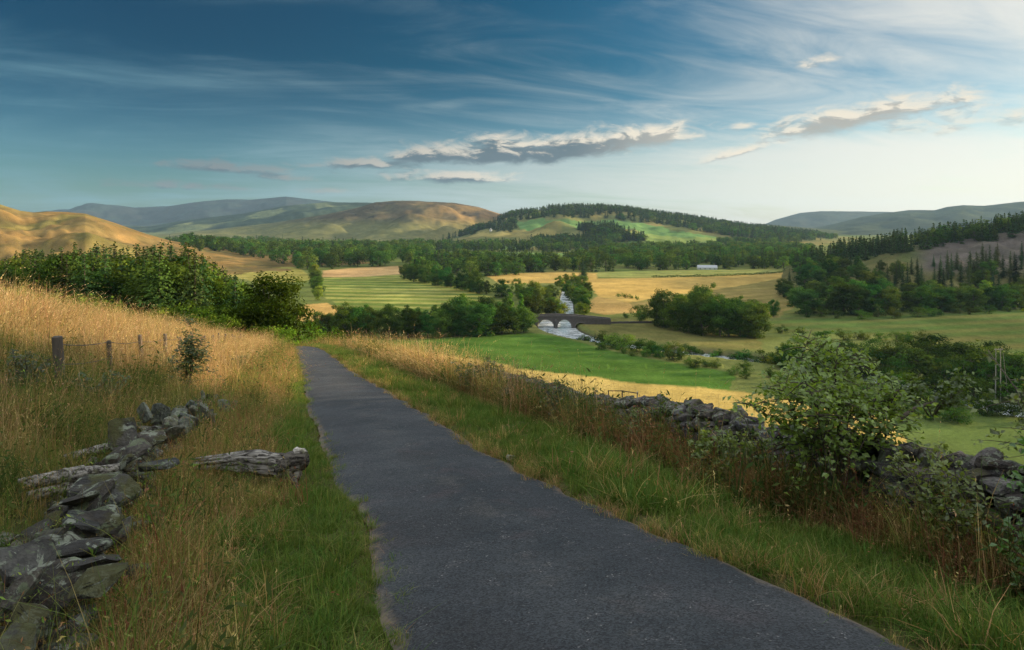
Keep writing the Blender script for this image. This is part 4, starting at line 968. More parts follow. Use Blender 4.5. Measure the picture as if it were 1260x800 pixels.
def build_walls():
    g = np.random.default_rng(21)
    # right: standing drystone wall
    mb = MB(); s = -6.0; T0 = 5.3
    core = MB()
    while s < 66:
        step = g.uniform(.13, .24) if s < 17 else g.uniform(.22, .38); hw = .60 + .10 * sstep(10, 7, s) + .12 * math.exp(-((s - 8.6) / 1.6) ** 2) + .10 * (fbm(np.array([s * .35]), np.array([2.]), 71, 3)[0] - .5) * 2 - .10 * math.exp(-((s - 6.6) / .6) ** 2)
        nearby = s < 16
        for side in (-1, 1):
            if side > 0 and s > 30: continue
            z = -.05
            while z < hw - .08:
                hh = g.uniform(.06, .13) if s < 17 else g.uniform(.1, .17); L = step * g.uniform(.85, 1.25)
                ts = T0 + side * (.22 - .08 * z) + g.normal() * .02; ss_ = s + g.normal() * .07
                x, y = st2xy(ss_, ts); zz = H1(*st2xy(s, T0)) + z + hh / 2
                rock(mb, (x, y, zz), (L * 1.12, .34, hh * 1.25), g, 3 if nearby and side < 0 else 2, .10, (.098, .086, .080), RZ + g.normal() * .12); z += hh
        for k in range(3 if s < 35 else 1):          # cope stones
            x, y = st2xy(s + g.normal() * .08 + k * step * .4, T0 + g.normal() * .07)
            rock(mb, (x, y, H1(*st2xy(s, T0)) + hw + .02), (g.uniform(.10, .22), g.uniform(.22, .36), g.uniform(.09, .18)), g, 3 if nearby else 2, .3, (.115, .102, .096), RZ + g.normal() * .3)
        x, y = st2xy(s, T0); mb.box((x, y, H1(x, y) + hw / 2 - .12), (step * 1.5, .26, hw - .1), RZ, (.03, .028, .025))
        s += step
    put('drystone_wall', mb.mesh('drystone_wall', M['stone']), label='standing grey drystone wall running down the right side of the lane', category='wall')
    # left: tumbled wall
    mb = MB()
    for i in range(520):
        s = 2.4 + 13.8 * g.random() ** 1.25; t = wall_t(s) + g.normal() * .25
        hw = (.38 + .02 * sstep(7, 4, s)) * (1 - .35 * sstep(9, 16, s)) * (.75 + .5 * fbm(np.array([s * .8]), np.array([5.]), 73, 3)[0])
        big = s < 7.2
        d = np.array([g.uniform(.14, .36), g.uniform(.12, .28), g.uniform(.06, .15)]) * (.88 if big else .8)
        x, y = st2xy(s, t); z0 = H1(x, y); top = hw * math.exp(-((t - wall_t(s)) / .33) ** 2)
        rock(mb, (x, y, z0 + g.uniform(-.02, 1) * top * (.95)), d, g, 3 if s < 10 else 2, .38 if big else .6, (.066, .060, .050) if g.random() < .75 else (.100, .096, .072))
    for i in range(24):   # slabs lying on top
        s = g.uniform(2.6, 9); t = wall_t(s) + g.normal() * .16; x, y = st2xy(s, t)
        rock(mb, (x, y, H1(x, y) + .42 + g.uniform(-.06, .07)), (g.uniform(.24, .44), g.uniform(.2, .34), g.uniform(.06, .13)), g, 3, .30, (.060, .056, .049))
    for i in range(34):   # thin slabs on edge, paler
        s = g.uniform(9.5, 14.5); t = wall_t(s) + .14 + g.normal() * .17; x, y = st2xy(s, t)
        rock(mb, (x, y, H1(x, y) + g.uniform(.15, .42)), (g.uniform(.22, .42), g.uniform(.06, .12), g.uniform(.2, .36)), g, 2, .6, (.15, .155, .125))
    put('tumbled_wall', mb.mesh('tumbled_wall', M['stone']), label='collapsed drystone wall of mossy lichened slabs at lower left', category='wall')
    # loose stones
    for s, t, d, lab, col in ((8.2, 2.56, .13, 'small pale stone on the right edge of the lane', (.55, .53, .48)), (3.7, -.55, .22, 'half sunk flat stone in the left verge grass', (.22, .21, .20)), (5.0, -.95, .2, 'small grey stone lying below the tumbled wall', (.2, .2, .19))):
        b = MB(); x, y = st2xy(s, t); rock(b, (0, 0, 0), (d, d * .8, d * .6), g, 3, .2, col); put('stone', b.mesh('stone', M['stone']), None, (x, y, H1(x, y) + d * .2), label=lab, category='stone')
build_walls()
def build_fence():
    g = np.random.default_rng(5)
    x0, y0 = ut(77, -4.0); sA = xy2st(x0, y0)[0]
    ss = [sA + k * 3.25 for k in range(14)]; ss += [xy2st(*ut(254, -4.0))[0], xy2st(*ut(263, -4.0))[0]]
    ss = sorted(ss); x, y = st2xy(ss[0], -4.0)
    root = thing('wire_fence', 'post and wire fence of weathered stakes in the golden grass', 'fence', (x, y, H1(x, y)))
    base = np.array([x, y, H1(x, y)]); tops = []
    for i, s in enumerate(ss):
        t = -4.0 + g.normal() * .04; x, y = st2xy(s, t); z = H1(x, y); hh = (1.12 if i == 0 else g.uniform(1.0, 1.16)); w = .088 if i == 0 else g.uniform(.045, .065)
        lx, ly = g.normal() * .04, g.normal() * .05; o = np.array([x, y, z]) - base; mb = MB()
        mb.tube([o + [0, 0, -.3], o + [lx * .4, ly * .4, hh * .5], o + [lx, ly, hh - .02], o + [lx, ly, hh]], [w, w * 1.02, w * .96, w * .7], 8)
        put('post', mb.mesh('post', M['post']), root); tops.append(o + [lx, ly, 0])
    mw, q = mat_new('fence_wire'); out(q, prin(q, (.09, .085, .08), .55, None, .01, .5, .4, .8))
    for hz in (.98, .62):
        mb = MB(); pts = []
        for a, b in zip(tops[:-1], tops[1:]):
            for f in np.linspace(0, 1, 7)[:-1]: pts.append(a * (1 - f) + b * f + [0, 0, hz - .05 * 4 * f * (1 - f)])
        pts.append(tops[-1] + [0, 0, hz]); mb.tube(pts, .008, 4); put('wire', mb.mesh('wire', mw), root)
build_fence()
def build_timber():
    g = np.random.default_rng(9)
    def limb(mb, pts, rad, k=14, rough=.18, n=16, col=(1, 1, 1)):
        P_ = np.array(pts, float); f = np.linspace(0, 1, len(P_)); F = np.linspace(0, 1, n)
        q = np.stack([np.interp(F, f, P_[:, i]) for i in range(3)], 1) + g.normal(size=(n, 3)) * np.interp(F, f, rad)[:, None] * .10
        a = MB(); a.tube(q, np.interp(F, f, rad), k); V = a.V[0]; R = np.interp(F, f, rad)
        ridge = 1 + rough * (g.normal(size=(1, k)) * .75 + g.normal(size=(n, k)) * .14)
        body = V[:n * k].reshape(n, k, 3); body = q[:, None] + (body - q[:, None]) * ridge[..., None]
        V = np.vstack([body.reshape(-1, 3), V[n * k:]]); mb.add(V, a.Q[0], a.T[0], col)
    # dead log on the left verge
    A = np.array(st2xy(8.55, -1.05)); B = np.array(st2xy(7.95, .04)); za, zb = H1(*A) + .10, H1(*B) + .07
    root = thing('dead_log', 'weathered grey dead log with a broken stump end on the left verge', 'log', (A[0], A[1], za))
    d = np.array([B[0] - A[0], B[1] - A[1], zb - za])
    mb = MB(); limb(mb, [(-.05 * d[0], -.05 * d[1], .05), d * .35 + [0, 0, .11], d * .7 + [0, 0, .13], d + [0, 0, .11]], [.035, .075, .10, .10], 18, .36, 26)
    for k in range(7):
        o = g.normal(size=3) * [.05, .05, .03]; limb(mb, [d * g.uniform(-.12, .1) + o + [0, 0, .07], d * .5 + o * 1.3 + [0, 0, .19], d * g.uniform(.8, 1.06) + o * 1.8 + [0, 0, .10]], [.012, .03, .022], 7, .3, 14)
    put('log_body', mb.mesh('log_body', M['wood'], True), root)
    mb = MB(); limb(mb, [d * .78 + [0, 0, .06], d * .90 + [0, 0, .16], d * 1.0 + [0, 0, .22], d * 1.05 + [.02, 0, .25]], [.12, .125, .10, .05], 16, .26, 12, (.42, .40, .38))
    limb(mb, [d * .97 + [0, 0, .29], d * 1.04 + [0, 0, .31]], [.06, .035], 9, .2, 6, (1.9, 1.9, 1.9))
    limb(mb, [d * .92 + [0, 0, .22], d * .66 + [.02, .05, .22]], [.06, .03], 9, .3, 8, (.36, .34, .32))
    put('stump_end', mb.mesh('stump_end', M['wood'], True), root)
    mb = MB()
    for k in range(4): limb(mb, [d * .85 + [0, 0, .1], d * (.94 + .02 * k) + [-.02, -.10 - .02 * k, .06], d * (1.0 + .02 * k) + [0, -.17 - .02 * k, -.04]], [.035, .025, .012], 8, .25, 9, (.5, .47, .43))
    put('root', mb.mesh('root', M['wood'], True), root)
    # fallen rails on the tumbled wall
    for (a, b, h0, h1, w, lab) in (((7.0, -2.28), (7.35, -1.6), .50, .50, .055, 'grey split rail lying across the tumbled wall, nearest the lens'), ((8.7, -2.4), (9.3, -1.7), .44, .50, .05, 'flat grey fallen rail higher up the tumbled wall'), ((6.95, -2.2), (7.4, -1.7), .39, .38, .04, 'short dark rail tucked under the split rail')):
        p, q = st2xy(*a), st2xy(*b); zp, zq = -.145 * a[0] + h0, -.145 * b[0] + h1
        mb = MB(); o = np.array([p[0], p[1], zp]); e = np.array([q[0], q[1], zq]) - o
        limb(mb, [(0, 0, 0), e * .5 + [0, 0, .01], e], [w * .8, w, w * .7], 12, .2, 16)
        limb(mb, [e * -.06 + [0, 0, .03], e * .6 + [0, 0, .05]], [.02, .03], 7, .3, 8)
        put('fallen_rail', mb.mesh('fallen_rail', M['wood'], True), None, tuple(o), label=lab, category='rail')
    # light rail fixed above the right wall
    x, y = ut(748, 5.55); x2, y2 = ut(785, 5.55); z = CAM_Z - (481 - HOR) / FPX * y; z2 = CAM_Z - (484 - HOR) / FPX * y2
    root = thing('hand_rail', 'thin dark rail on short posts behind the right wall', 'rail', (x, y, z)); mb = MB()
    e = np.array([x2 - x, y2 - y, z2 - z]); mb.tube([(0, 0, 0), e * .5 + [0, 0, .02], e], .009, 6, (.35, .33, .33)); put('bar', mb.mesh('bar', M['wood']), root)
    for f in (0.02, .5, .98):
        mb = MB(); o = e * f; xx, yy = x + o[0], y + o[1]; mb.tube([(o[0], o[1], H1(xx, yy) - z - .2), (o[0], o[1], o[2] + (.01 if f < .9 else .03))], .011, 6, (.4, .38, .37) if f < .9 else (2.2, 2.1, 2.0)); put('post', mb.mesh('post', M['wood']), root)
build_timber()

# ------------------------------------------------------------------ far buildings and the pole
def build_far_things():
    mw, q = mat_new('limewash'); v = coords(q); out(q, prin(q, q.mix(q.noise(v, 1.2, 4), (.55, .54, .50), (.74, .73, .69)), .9))
    mr, q = mat_new('slate_roof'); v = coords(q); out(q, prin(q, q.mix(q.noise(v, 1.5, 4), (.12, .125, .14), (.22, .22, .24)), .7))
    mp, q = mat_new('pale_roof'); v = coords(q); out(q, prin(q, q.mix(q.noise(v, .8, 4), (.34, .35, .37), (.46, .47, .49)), .6))
    md, q = mat_new('window_glass'); out(q, prin(q, (.03, .035, .04), .15, None, .01, .5, .6))
    def house(name, u, v, L, W, Hh, Rh, rz, label, cat, roofm, chim=True, y0=500, wins=3):
        x, y = march(u, v, y0); z = H1(x, y); root = thing(name, label, cat, (x, y, z - .5), rz)
        mb = MB(); mb.box((0, 0, Hh / 2), (L, W, Hh)); mb.add([(-L / 2, -W / 2, Hh), (-L / 2, W / 2, Hh), (-L / 2, 0, Hh + Rh), (L / 2, -W / 2, Hh), (L / 2, W / 2, Hh), (L / 2, 0, Hh + Rh)], None, [(0, 1, 2), (3, 5, 4)]); put('wall', mb.mesh('wall', mw), root)
        mb = MB(); e = .4; k = Rh / (W / 2)
        for s_ in (-1, 1): 
            V = [(-L / 2 - e, s_ * (W / 2 + e), Hh - e * k + .1), (L / 2 + e, s_ * (W / 2 + e), Hh - e * k + .1), (L / 2 + e, 0, Hh + Rh + .1), (-L / 2 - e, 0, Hh + Rh + .1)]; mb.add(V + [(a, b, c + .2) for a, b, c in V], [(0, 1, 2, 3), (4, 5, 6, 7), (0, 1, 5, 4), (1, 2, 6, 5), (3, 0, 4, 7)])
        rf = put('roof', mb.mesh('roof', roofm), root)
        if chim:
            for s_ in (-1, 1): mb = MB(); mb.box((s_ * (L / 2 - .6), 0, Hh + Rh + .5), (.8, .8, 1.9)); put('chimney', mb.mesh('chimney', mw), rf)
        for i in range(wins): mb = MB(); mb.box(((i - (wins - 1) / 2) * L / wins, -W / 2 - .03, Hh * .55), (.9, .08, 1.3)); put('window', mb.mesh('window', md), root)
    house('cottage', 584, 284.5, 13, 7.5, 6.5, 3.6, .2, 'tall white cottage with two chimneys under the dark hill plantation', 'house', mr, y0=1000)
    house('farm_shed', 569, 286.5, 17, 8, 3.6, 2.2, -.1, 'low long white shed left of the tall white cottage', 'shed', mp, False, 1000, 2)
    house('cottage', 604, 284.5, 8, 6, 5.5, 3.2, 1.2, 'small pale cottage end-on right of the tall white cottage', 'house', mr, True, 1000, 1)
    house('farm_building', 870, 331.5, 22, 9, 2.6, 2.6, -.15, 'white roofed farm building before the wide valley wood', 'barn', mp, False, 500, 4)
    # H-frame pole on the lower right
    y = 205.0; x = (1228 - 630) / FPX * y; z = H1(x, y); r = thing('utility_pole', 'tall grey twin-leg electricity pole among the scrub on the right', 'pole', (x, y, z), .25)
    hp = (CAM_Z - (429 - HOR) / FPX * y) - z
    for u_, lean in ((-1.0, .05), (1.0, -.02)):
        mb = MB(); mb.tube([(u_, 0, -1), (u_ + lean * 4, 0, hp)], [.16, .11], 8, (1.5, 1.55, 1.5)); put('leg', mb.mesh('leg', M['wood']), r)
    mb = MB(); mb.tube([(1.2, -.6, hp * .93), (2.9, -1.2, -.4)], .05, 6, (1.5, 1.55, 1.5)); put('stay', mb.mesh('stay', M['wood']), r)
    mb = MB(); mb.box((0.1, -.14, hp - .25), (3.2, .16, .16), 0, (1.4, 1.4, 1.4)); ca = put('crossarm', mb.mesh('crossarm', M['wood']), r)
    for u_ in (-1.3, .1, 1.5): mb = MB(); mb.tube([(u_, -.14, hp - .16), (u_, -.14, hp + .16)], [.06, .08], 7, (2, 2, 2)); put('insulator', mb.mesh('insulator', M['wood']), ca)
    mb = MB(); mb.box((0.05, .12, hp * .72), (2.2, .1, .12), 0, (1.3, 1.3, 1.3)); put('brace', mb.mesh('brace', M['wood']), r)
build_far_things()

# ------------------------------------------------------------------ shrubs near the lane
def leafs(mb, P_, N_, size, g, cols, asp=1.9):
    """folded leaves: two faces along a midrib"""
    n = len(P_); N_ = N_ / (np.linalg.norm(N_, axis=1)[:, None] + 1e-9); R = g.normal(size=(n, 3)); A = np.cross(N_, R); A /= np.linalg.norm(A, axis=1)[:, None] + 1e-9; B = np.cross(N_, A)
    S = (size * g.uniform(.55, 1.25, n))[:, None]
    a, l_, m_, r_, b = P_ - A * S * .5, P_ - B * S * .5 / asp * 1.3 + N_ * S * .12, P_ + A * S * .05, P_ + B * S * .5 / asp * 1.3 + N_ * S * .12, P_ + A * S * .5 - N_ * S * .1
    V = np.stack([a, l_, m_, r_, b], 1).reshape(-1, 3); i = np.arange(n)[:, None] * 5
    Q = np.concatenate([i + np.array([[0, 2, 4, 1]]), i + np.array([[0, 3, 4, 2]])])
    mb.add(V, Q, None, np.repeat(cols, 5, 0))
def shrub(seed, stems, h, spread, twigs, leaf, lpt, col, lean=(0, 0), droop=.0, r0=.018, asp=1.9, flat=.5, low=.3, twl=.32, colj=.2):
    """returns (branches, leaves) built on a little skeleton of stems and twigs"""
    g = np.random.default_rng(seed); br, lf = MB(), MB(); PP, NN, CC = [], [], []
    for i in range(stems):
        a = g.uniform(0, 6.28); o = math.sqrt(g.random()) * spread; L = h * g.uniform(.72, 1.05); n = 7; f = np.linspace(0, 1, n)
        b0 = np.array([math.cos(a), math.sin(a), 0]) * g.uniform(0, .1) * spread
        e = np.array([math.cos(a) * o + lean[0], math.sin(a) * o + lean[1], 0])
        hh = L * (1 - .22 * (o / max(spread, 1e-3)) ** 2)
        pts = b0 + e[None] * (f ** 1.35)[:, None] + np.stack([g.normal(size=n) * .03 * h * f, g.normal(size=n) * .03 * h * f, hh * (f - droop * f ** 3)], 1)
        br.tube(pts, r0 * g.uniform(.6, 1.1) * (1 - .8 * f), 6, (1, 1, 1))
        for k in range(twigs):
            w = g.uniform(low, 1.0); p = np.array([np.interp(w, f, pts[:, c]) for c in range(3)]); d = g.normal(size=3) * [1, 1, .45] + [0, 0, .25]; d /= np.linalg.norm(d)
            tl = h * twl * g.uniform(.4, 1.1) * (1.15 - .55 * w); m = 4; q = np.stack([p + d * tl * x_ + np.array([0, 0, -.18 * tl * x_ * x_]) for x_ in np.linspace(0, 1, m)])
            br.tube(q, [r0 * .28, r0 * .2, r0 * .14, r0 * .06], 4, (1, 1, 1), False)
            fl = g.uniform(.1, 1.05, lpt); pp = np.stack([np.interp(fl, np.linspace(0, 1, m), q[:, c]) for c in range(3)], 1) + g.normal(size=(lpt, 3)) * leaf * .6
            PP.append(pp); NN.append(g.normal(size=(lpt, 3)) * (1 - flat) + np.array([0, 0, flat * 1.3]) + d * .2); b = 1 + g.normal() * colj
            CC.append(np.abs(np.array(col)[None] * b * (1 + g.normal(size=(lpt, 1)) * .14)) * np.array([1 + .25 * (b - 1), 1, 1]))
    leafs(lf, np.concatenate(PP), np.concatenate(NN), leaf, g, np.concatenate(CC), asp)
    return br, lf
def place_shrub(name, label, cat, x, y, br, lf, group=None, sink=.03):
    r = thing(name, label, cat, (x, y, H1(x, y) - sink), 0, group)
    put('branches', br.mesh('branches', M['bark'], True), r); put('leaves', lf.mesh('leaves', M['bushleaf']), r); return r
GREEN = (.175, .310, .050)
def build_shrubs():
    def at(u, t): return ut(u, t)
    x, y = at(1034, 5.02)
    br, lf = shrub(11, 12, 2.1, .92, 26, .064, 15, GREEN, (-.05, .1), .05, .022, flat=.55, low=.50, twl=.30)
    g = np.random.default_rng(3)
    br.tube([(.25, .1, .2), (.42, .1, .7), (.55, .12, .95), (.78, .12, 1.12), (1.0, .1, 1.2)], [.035, .03, .026, .02, .012], 8)   # the dark leaning branch
    b2, l2 = shrub(12, 5, .55, .42, 16, .055, 12, (.085, .160, .03), (0, 0), .1, .01, low=.3)
    for a in (br, lf): pass
    for src, dst in ((b2, br), (l2, lf)):
        off = np.array([.95, .1, 1.05])
        for V, Cc in zip(src.V, src.C): pass
        nV = np.concatenate(src.V) + off; dst.add(nV, np.concatenate(src.Q), np.concatenate(src.T) if src.T else None, np.concatenate(src.C))
    place_shrub('hawthorn_bush', 'big bright green leafy bush growing against the right wall', 'bush', x, y, br, lf)
    S = [  # u, t, seed, stems, h, spread, twigs, leaf, lpt, colour, label
     (1285, 4.7, 21, 10, 1.15, .5, 16, .052, 12, (.115, .20, .038), 'green leafy bush at the right picture edge before the wall'),
     (1195, 4.95, 22, 10, .95, .65, 15, .05, 12, (.155, .205, .045), 'yellow green low bush on the wall right of the big bush'),
     (882, 4.55, 24, 8, .74, .30, 15, .055, 13, (.19, .25, .05), 'small yellowish bush before the wall left of the big bush'),
     (930, 4.9, 29, 6, .95, .3, 13, .05, 10, (.125, .20, .04), 'slim sapling against the wall just left of the big bush'),
     (806, 4.85, 25, 11, .86, .6, 16, .05, 12, (.085, .140, .034), 'dark bramble clump on the wall below the thin dark rail'),
     (700, 4.8, 26, 11, .92, .7, 16, .055, 12, (.075, .115, .030), 'dark bramble clump on the wall left of the rail'),
     (588, 4.7, 27, 13, 1.12, .8, 18, .06, 13, (.060, .095, .026), 'dense dark bush on the wall halfway down the lane'),
     (648, 4.85, 28, 10, .92, .7, 15, .055, 11, (.100, .095, .034), 'brownish bramble clump right of the dense dark bush'),
     (456, 4.9, 30, 10, .95, .8, 14, .07, 10, (.075, .10, .03), 'roundish wall bush far down the lane on the right'),
    ]
    for (u, t, sd_, st, h, sp, tw, lfz, lpt, c, lab) in S:
        x, y = at(u, t); b, l = shrub(sd_, st, h, sp, tw, lfz, lpt, c, low=.25); place_shrub('wall_bush' if 'bramble' not in lab else 'bramble', lab, 'bush', x, y, b, l)
    # tall bush whose boughs reach in at the right edge
    x, y = at(1330, 5.9); b, l = shrub(41, 8, 2.2, .6, 18, .055, 11, (.085, .15, .032), low=.35); place_shrub('hawthorn_bush', 'tall dark bush cut by the right picture edge', 'bush', x, y, b, l)
    for (u, t, sd_, st, h, sp, c, lab) in ((22, -4.3, 61, 9, .95, .55, (.060, .100, .028), 'dark nettle clump in the grass at the left picture edge'), (205, -3.5, 62, 8, .8, .45, (.085, .125, .034), 'mid green weed clump left of the sapling'),
                                           (292, -2.0, 63, 8, .75, .4, (.080, .115, .036), 'weed clump at the far end of the tumbled wall'), (120, -3.1, 64, 7, .7, .5, (.070, .115, .030), 'green weed clump behind the tumbled wall')):
        x, y = at(u, t); b, l = shrub(sd_, st, h, sp, 14, .06, 11, c, low=.2, asp=2.3); place_shrub('weed_clump', lab, 'weeds', x, y, b, l)
    # young tree with layered sprays in the left grass
    x, y = at(232, -2.35); b, l = shrub(51, 4, 1.7, .34, 26, .10, 15, (.095, .150, .038), (0, 0), .0, .02, 2.6, .8, .2, .42); place_shrub('sapling', 'dark sapling with flat layered sprays in the left grass', 'sapling', x, y, b, l)
    x, y = at(385, 7.6); 
    # road side tree and the shrub opposite
    ty = 76.0; tx = (331 - 630) / FPX * ty; z = H1(tx, ty); h = CAM_Z - (331 - HOR) / FPX * ty - z
    cb, cl = crown_broad(77, h, 4.0, 110, 120, .36, -.05, 'round', .36); tb = trunk_broad(78, cl, h, .24)
    r = thing('broadleaf_tree', 'spreading roadside tree left of the bend of the lane', 'tree', (tx, ty, z - .2)); put('trunk', tb.mesh('trunk', M['bark']), r); c_ = put('crown', cb.mesh('crown', M['leaf']), r); c_.color = (.70, .68, .52, 1)
    for (u, yy, vt, w, lab, col) in ((386, 88, 393, 3.0, 'rounded green shrub on the right of the lane bend', (1.5, 1.4, .9)), (372, 96, 398, 2.0, 'smaller shrub behind the rounded shrub at the bend', (1.3, 1.3, .9)), (408, 84, 404, 2.2, 'dry edged shrub right of the rounded shrub at the bend', (1.5, 1.25, .8)), (345, 70, 397, 2.0, 'low shrub at the foot of the roadside tree', (1.6, 1.5, .9)), (312, 66, 398, 2.2, 'dark shrub left of the roadside tree foot', (1.2, 1.2, .9))):
        xx = (u - 630) / FPX * yy; z = H1(xx, yy); h = CAM_Z - (vt - HOR) / FPX * yy - z
        cb, cl = crown_broad(int(u), h, w, 34, 70, .24, -.12, 'round', .38); tb = trunk_broad(79, cl, h, .06)
        r = thing('roadside_shrub', lab, 'shrub', (xx, yy, z - .15)); put('trunk', tb.mesh('trunk', M['bark']), r); c_ = put('crown', cb.mesh('crown', M['leaf']), r); c_.color = (*col, 1)
    # the wood on the spur to the right, out of the picture, that shades the lane
    g = np.random.default_rng(17); n = 0; sx, sy = math.sin(RAD(SUN_AZ)), math.cos(RAD(SUN_AZ)); got = []
    for k in range(400):
        d = g.uniform(33, 60); p = g.uniform(-24, 10.3); X, Y = d * sx - p * sy, d * sy + p * sx
        if X / max(Y, .1) < .92 or any((X - a) ** 2 + (Y - b) ** 2 < 16 for a, b in got): continue
        got.append((X, Y)); z = H1(X, Y); gap = 3.0 < p < 7.5; top = d * math.tan(RAD(SUN_EL)) + (-.45 if gap else 4.6 if p > 7.5 else 3.2)
        plant('broad', X, Y, (top - z) * (g.uniform(.97, 1.03) if gap else g.uniform(1.0, 1.2)), 'tall broadleaf tree of the wood on the spur right of the lane', 'wood on the spur', g.uniform(.8, 1.0), tint(1), True, z)
        if len(got) >= 30: break
build_shrubs()

# ------------------------------------------------------------------ grasses and weeds
GR = [(.105, .180, .038), (.145, .215, .050), (.080, .145, .030), (.18, .20, .062)]
GRD = [(.078, .145, .030), (.100, .165, .038), (.062, .118, .026)]
STR = [(.40, .285, .125), (.33, .23, .095), (.46, .34, .16), (.28, .20, .08)]
MIXC = GR[:2] + STR[:3] + [(.20, .17, .065)]
GOLD = [(.46, .335, .165), (.36, .25, .115), (.58, .45, .25), (.25, .18, .085), (.20, .19, .075)]
RED = [(.20, .100, .048), (.26, .145, .068), (.15, .075, .038), (.30, .20, .10)]
WEED = [(.055, .090, .026), (.075, .115, .034), (.095, .120, .045)]
def build_grass():
    T = {}
    def fam(k, n, *a, **kw): T[k] = [tuft(1000 + hash(k) % 97 * 0 + len(T) * 20 + i, *a, **kw) for i in range(n)]
    fam('short', 4, 30, .17, .10, .0080, GR, .75)
    fam('shortdark', 3, 30, .20, .10, .0085, GRD, .8)
    fam('mixed', 4, 32, .30, .11, .0062, MIXC, .85, seed_head=.06)
    fam('straw', 4, 28, .44, .12, .0058, STR + [GR[3]], .7, seed_head=.2)
    fam('gold', 6, 20, .94, .15, .0066, GOLD, .42, 4, seed_head=.45)
    fam('golddk', 4, 22, .74, .14, .0070, GOLD[:2] + WEED + [(.22, .17, .06)], .4, 4, seed_head=.3)
    fam('red', 4, 24, .55, .14, .0066, RED, .65, 4, seed_head=.22)
    fam('weed', 5, 20, .62, .16, .0095, WEED, .45, 4, leafy=.55)
    fam('stalk', 3, 5, 1.15, .16, .0060, GOLD[:3], .28, 5, seed_head=.9)
    fam('tall', 5, 22, .66, .15, .0072, GR + [(.17, .19, .06), (.24, .20, .08)], .5, 4, seed_head=.22)
    fam('litter', 3, 22, .12, .14, .0050, STR + RED, 2.6)
    order = list(T); off = {}; protos = []
    for k in order: off[k] = (len(protos), len(T[k])); protos += T[k]
    def band(srange, trange, dens, pick, size, name_list):
        (s0, s1), (t0, t1) = srange, trange
        n = int((s1 - s0) * (t1 - t0) * dens); s = rng.uniform(s0, s1, n); t = rng.uniform(t0, t1, n); x, y = st2xy(s, t)
        k = ((y > .6) & (np.abs(x / np.maximum(y, .1)) < .95)) | ((np.hypot(x, y) < 15) & (y > -3) & (np.abs(x) < 12))
        if not k.any(): return
        s, t, x, y = s[k], t[k], x[k], y[k]; z = H(x, y); kinds, sc = pick(s, t, x, y)
        ok = kinds >= 0
        name_list.append((x[ok], y[ok], z[ok], kinds[ok], sc[ok] * size))
    K = {k: i for i, k in enumerate(order)}
    def choose(w):                       # w: dict kind -> weight array
        ks = list(w); W = np.stack([np.broadcast_to(np.asarray(w[k], float), next(iter(w.values())).shape) if not np.isscalar(w[k]) else np.full(len(next(v for v in w.values() if not np.isscalar(v))), w[k]) for k in ks]); W = np.maximum(W, 0)
        c = np.cumsum(W, 0); r = rng.random(W.shape[1]) * c[-1]; i = (r[None] > c).sum(0); i = np.minimum(i, len(ks) - 1)
        return np.where(c[-1] > 1e-6, np.array([K[k] for k in ks])[i], -1)
    def left_verge(s, t, x, y):
        n = fbm(x * .9, y * .9, 201, 3); e = sstep(-.9, -.1, t + (n - .5) * 1.1)
        far = sstep(9, 16, s)
        kk = choose({'short': e * 1.2, 'shortdark': e * .5 * (1 - far), 'mixed': .55 * (1 - e) + .25 * e * sstep(.5, .7, n), 'straw': (1 - e) * .55, 'red': (1 - e) * .12, 'weed': .05 * (1 - e), 'tall': .28 * (1 - e) * n})
        nw = sstep(.5, .2, np.abs(t - wall_t(s))) * (s < 13)
        nl = np.exp(-(((s - 8.0) / .75) ** 2 + ((t + .45) / .75) ** 2))
        kk = np.where(t > LE(s) - .02, -1, kk)
        return kk, rng.uniform(.7, 1.25, len(s)) * (1 - .5 * sstep(-.28, -.03, t - LE(s))) * (1 - .62 * nl) * (1 - .2 * nw)
    def right_verge(s, t, x, y):
        n = fbm(x * .9, y * .9, 203, 3); e = sstep(4.75, 4.05, t + (n - .5) * .9); e2 = sstep(.2, .03, t - RE(s)); nearw = 1 - sstep(9, 15, s)
        kk = choose({'short': e * .9, 'shortdark': e * .8, 'mixed': e * .09 + e2 * .3, 'straw': (1 - e) * (.30 + .6 * (1 - nearw)), 'red': (1 - e) * (.15 + .35 * nearw), 'weed': (1 - e) * .28, 'golddk': (1 - e) * .25 * (1 - nearw)})
        kk = np.where(t < RE(s) + .03, -1, kk)
        return kk, rng.uniform(.75, 1.3, len(s)) * (1 - .5 * sstep(.25, .03, t - RE(s))) * (.85 + .5 * sstep(.5, .65, n))
    def bank(s, t, x, y):
        n = fbm(x * .35, y * .35, 205, 3); n2 = fbm(x * 1.1, y * 1.1, 207, 2)
        dark = np.clip(sstep(.22, .44, n) * 1.1, 0, 1) * sstep(-10, -6.0, t) * sstep(20, 14.5, s)
        kk = choose({'gold': (1 - dark) * 1.0, 'golddk': .22 + dark * .5, 'tall': dark * 1.7, 'weed': dark * .6 + .02, 'mixed': dark * .5, 'straw': .22, 'red': .10 * sstep(.5, .7, n2)})
        return kk, rng.uniform(.65, 1.25, len(s)) * (.55 + .9 * n2) * (1 + .30 * sstep(-5.5, -9, t)) * (1 - .45 * sstep(-3.2, -2.2, t) * sstep(14, 6, s)) * (1 - .25 * sstep(.5, .2, np.abs(t - wall_t(s))) * (s < 13))
    def wallback(s, t, x, y):
        n = fbm(x * .5, y * .5, 209, 3)
        kk = choose({'golddk': .6 * n, 'gold': .4 * n + .5 * sstep(25, 40, s), 'straw': .5 * n, 'stalk': .12 * n, 'weed': .12 * n})
        return kk, rng.uniform(.7, 1.15, len(s))
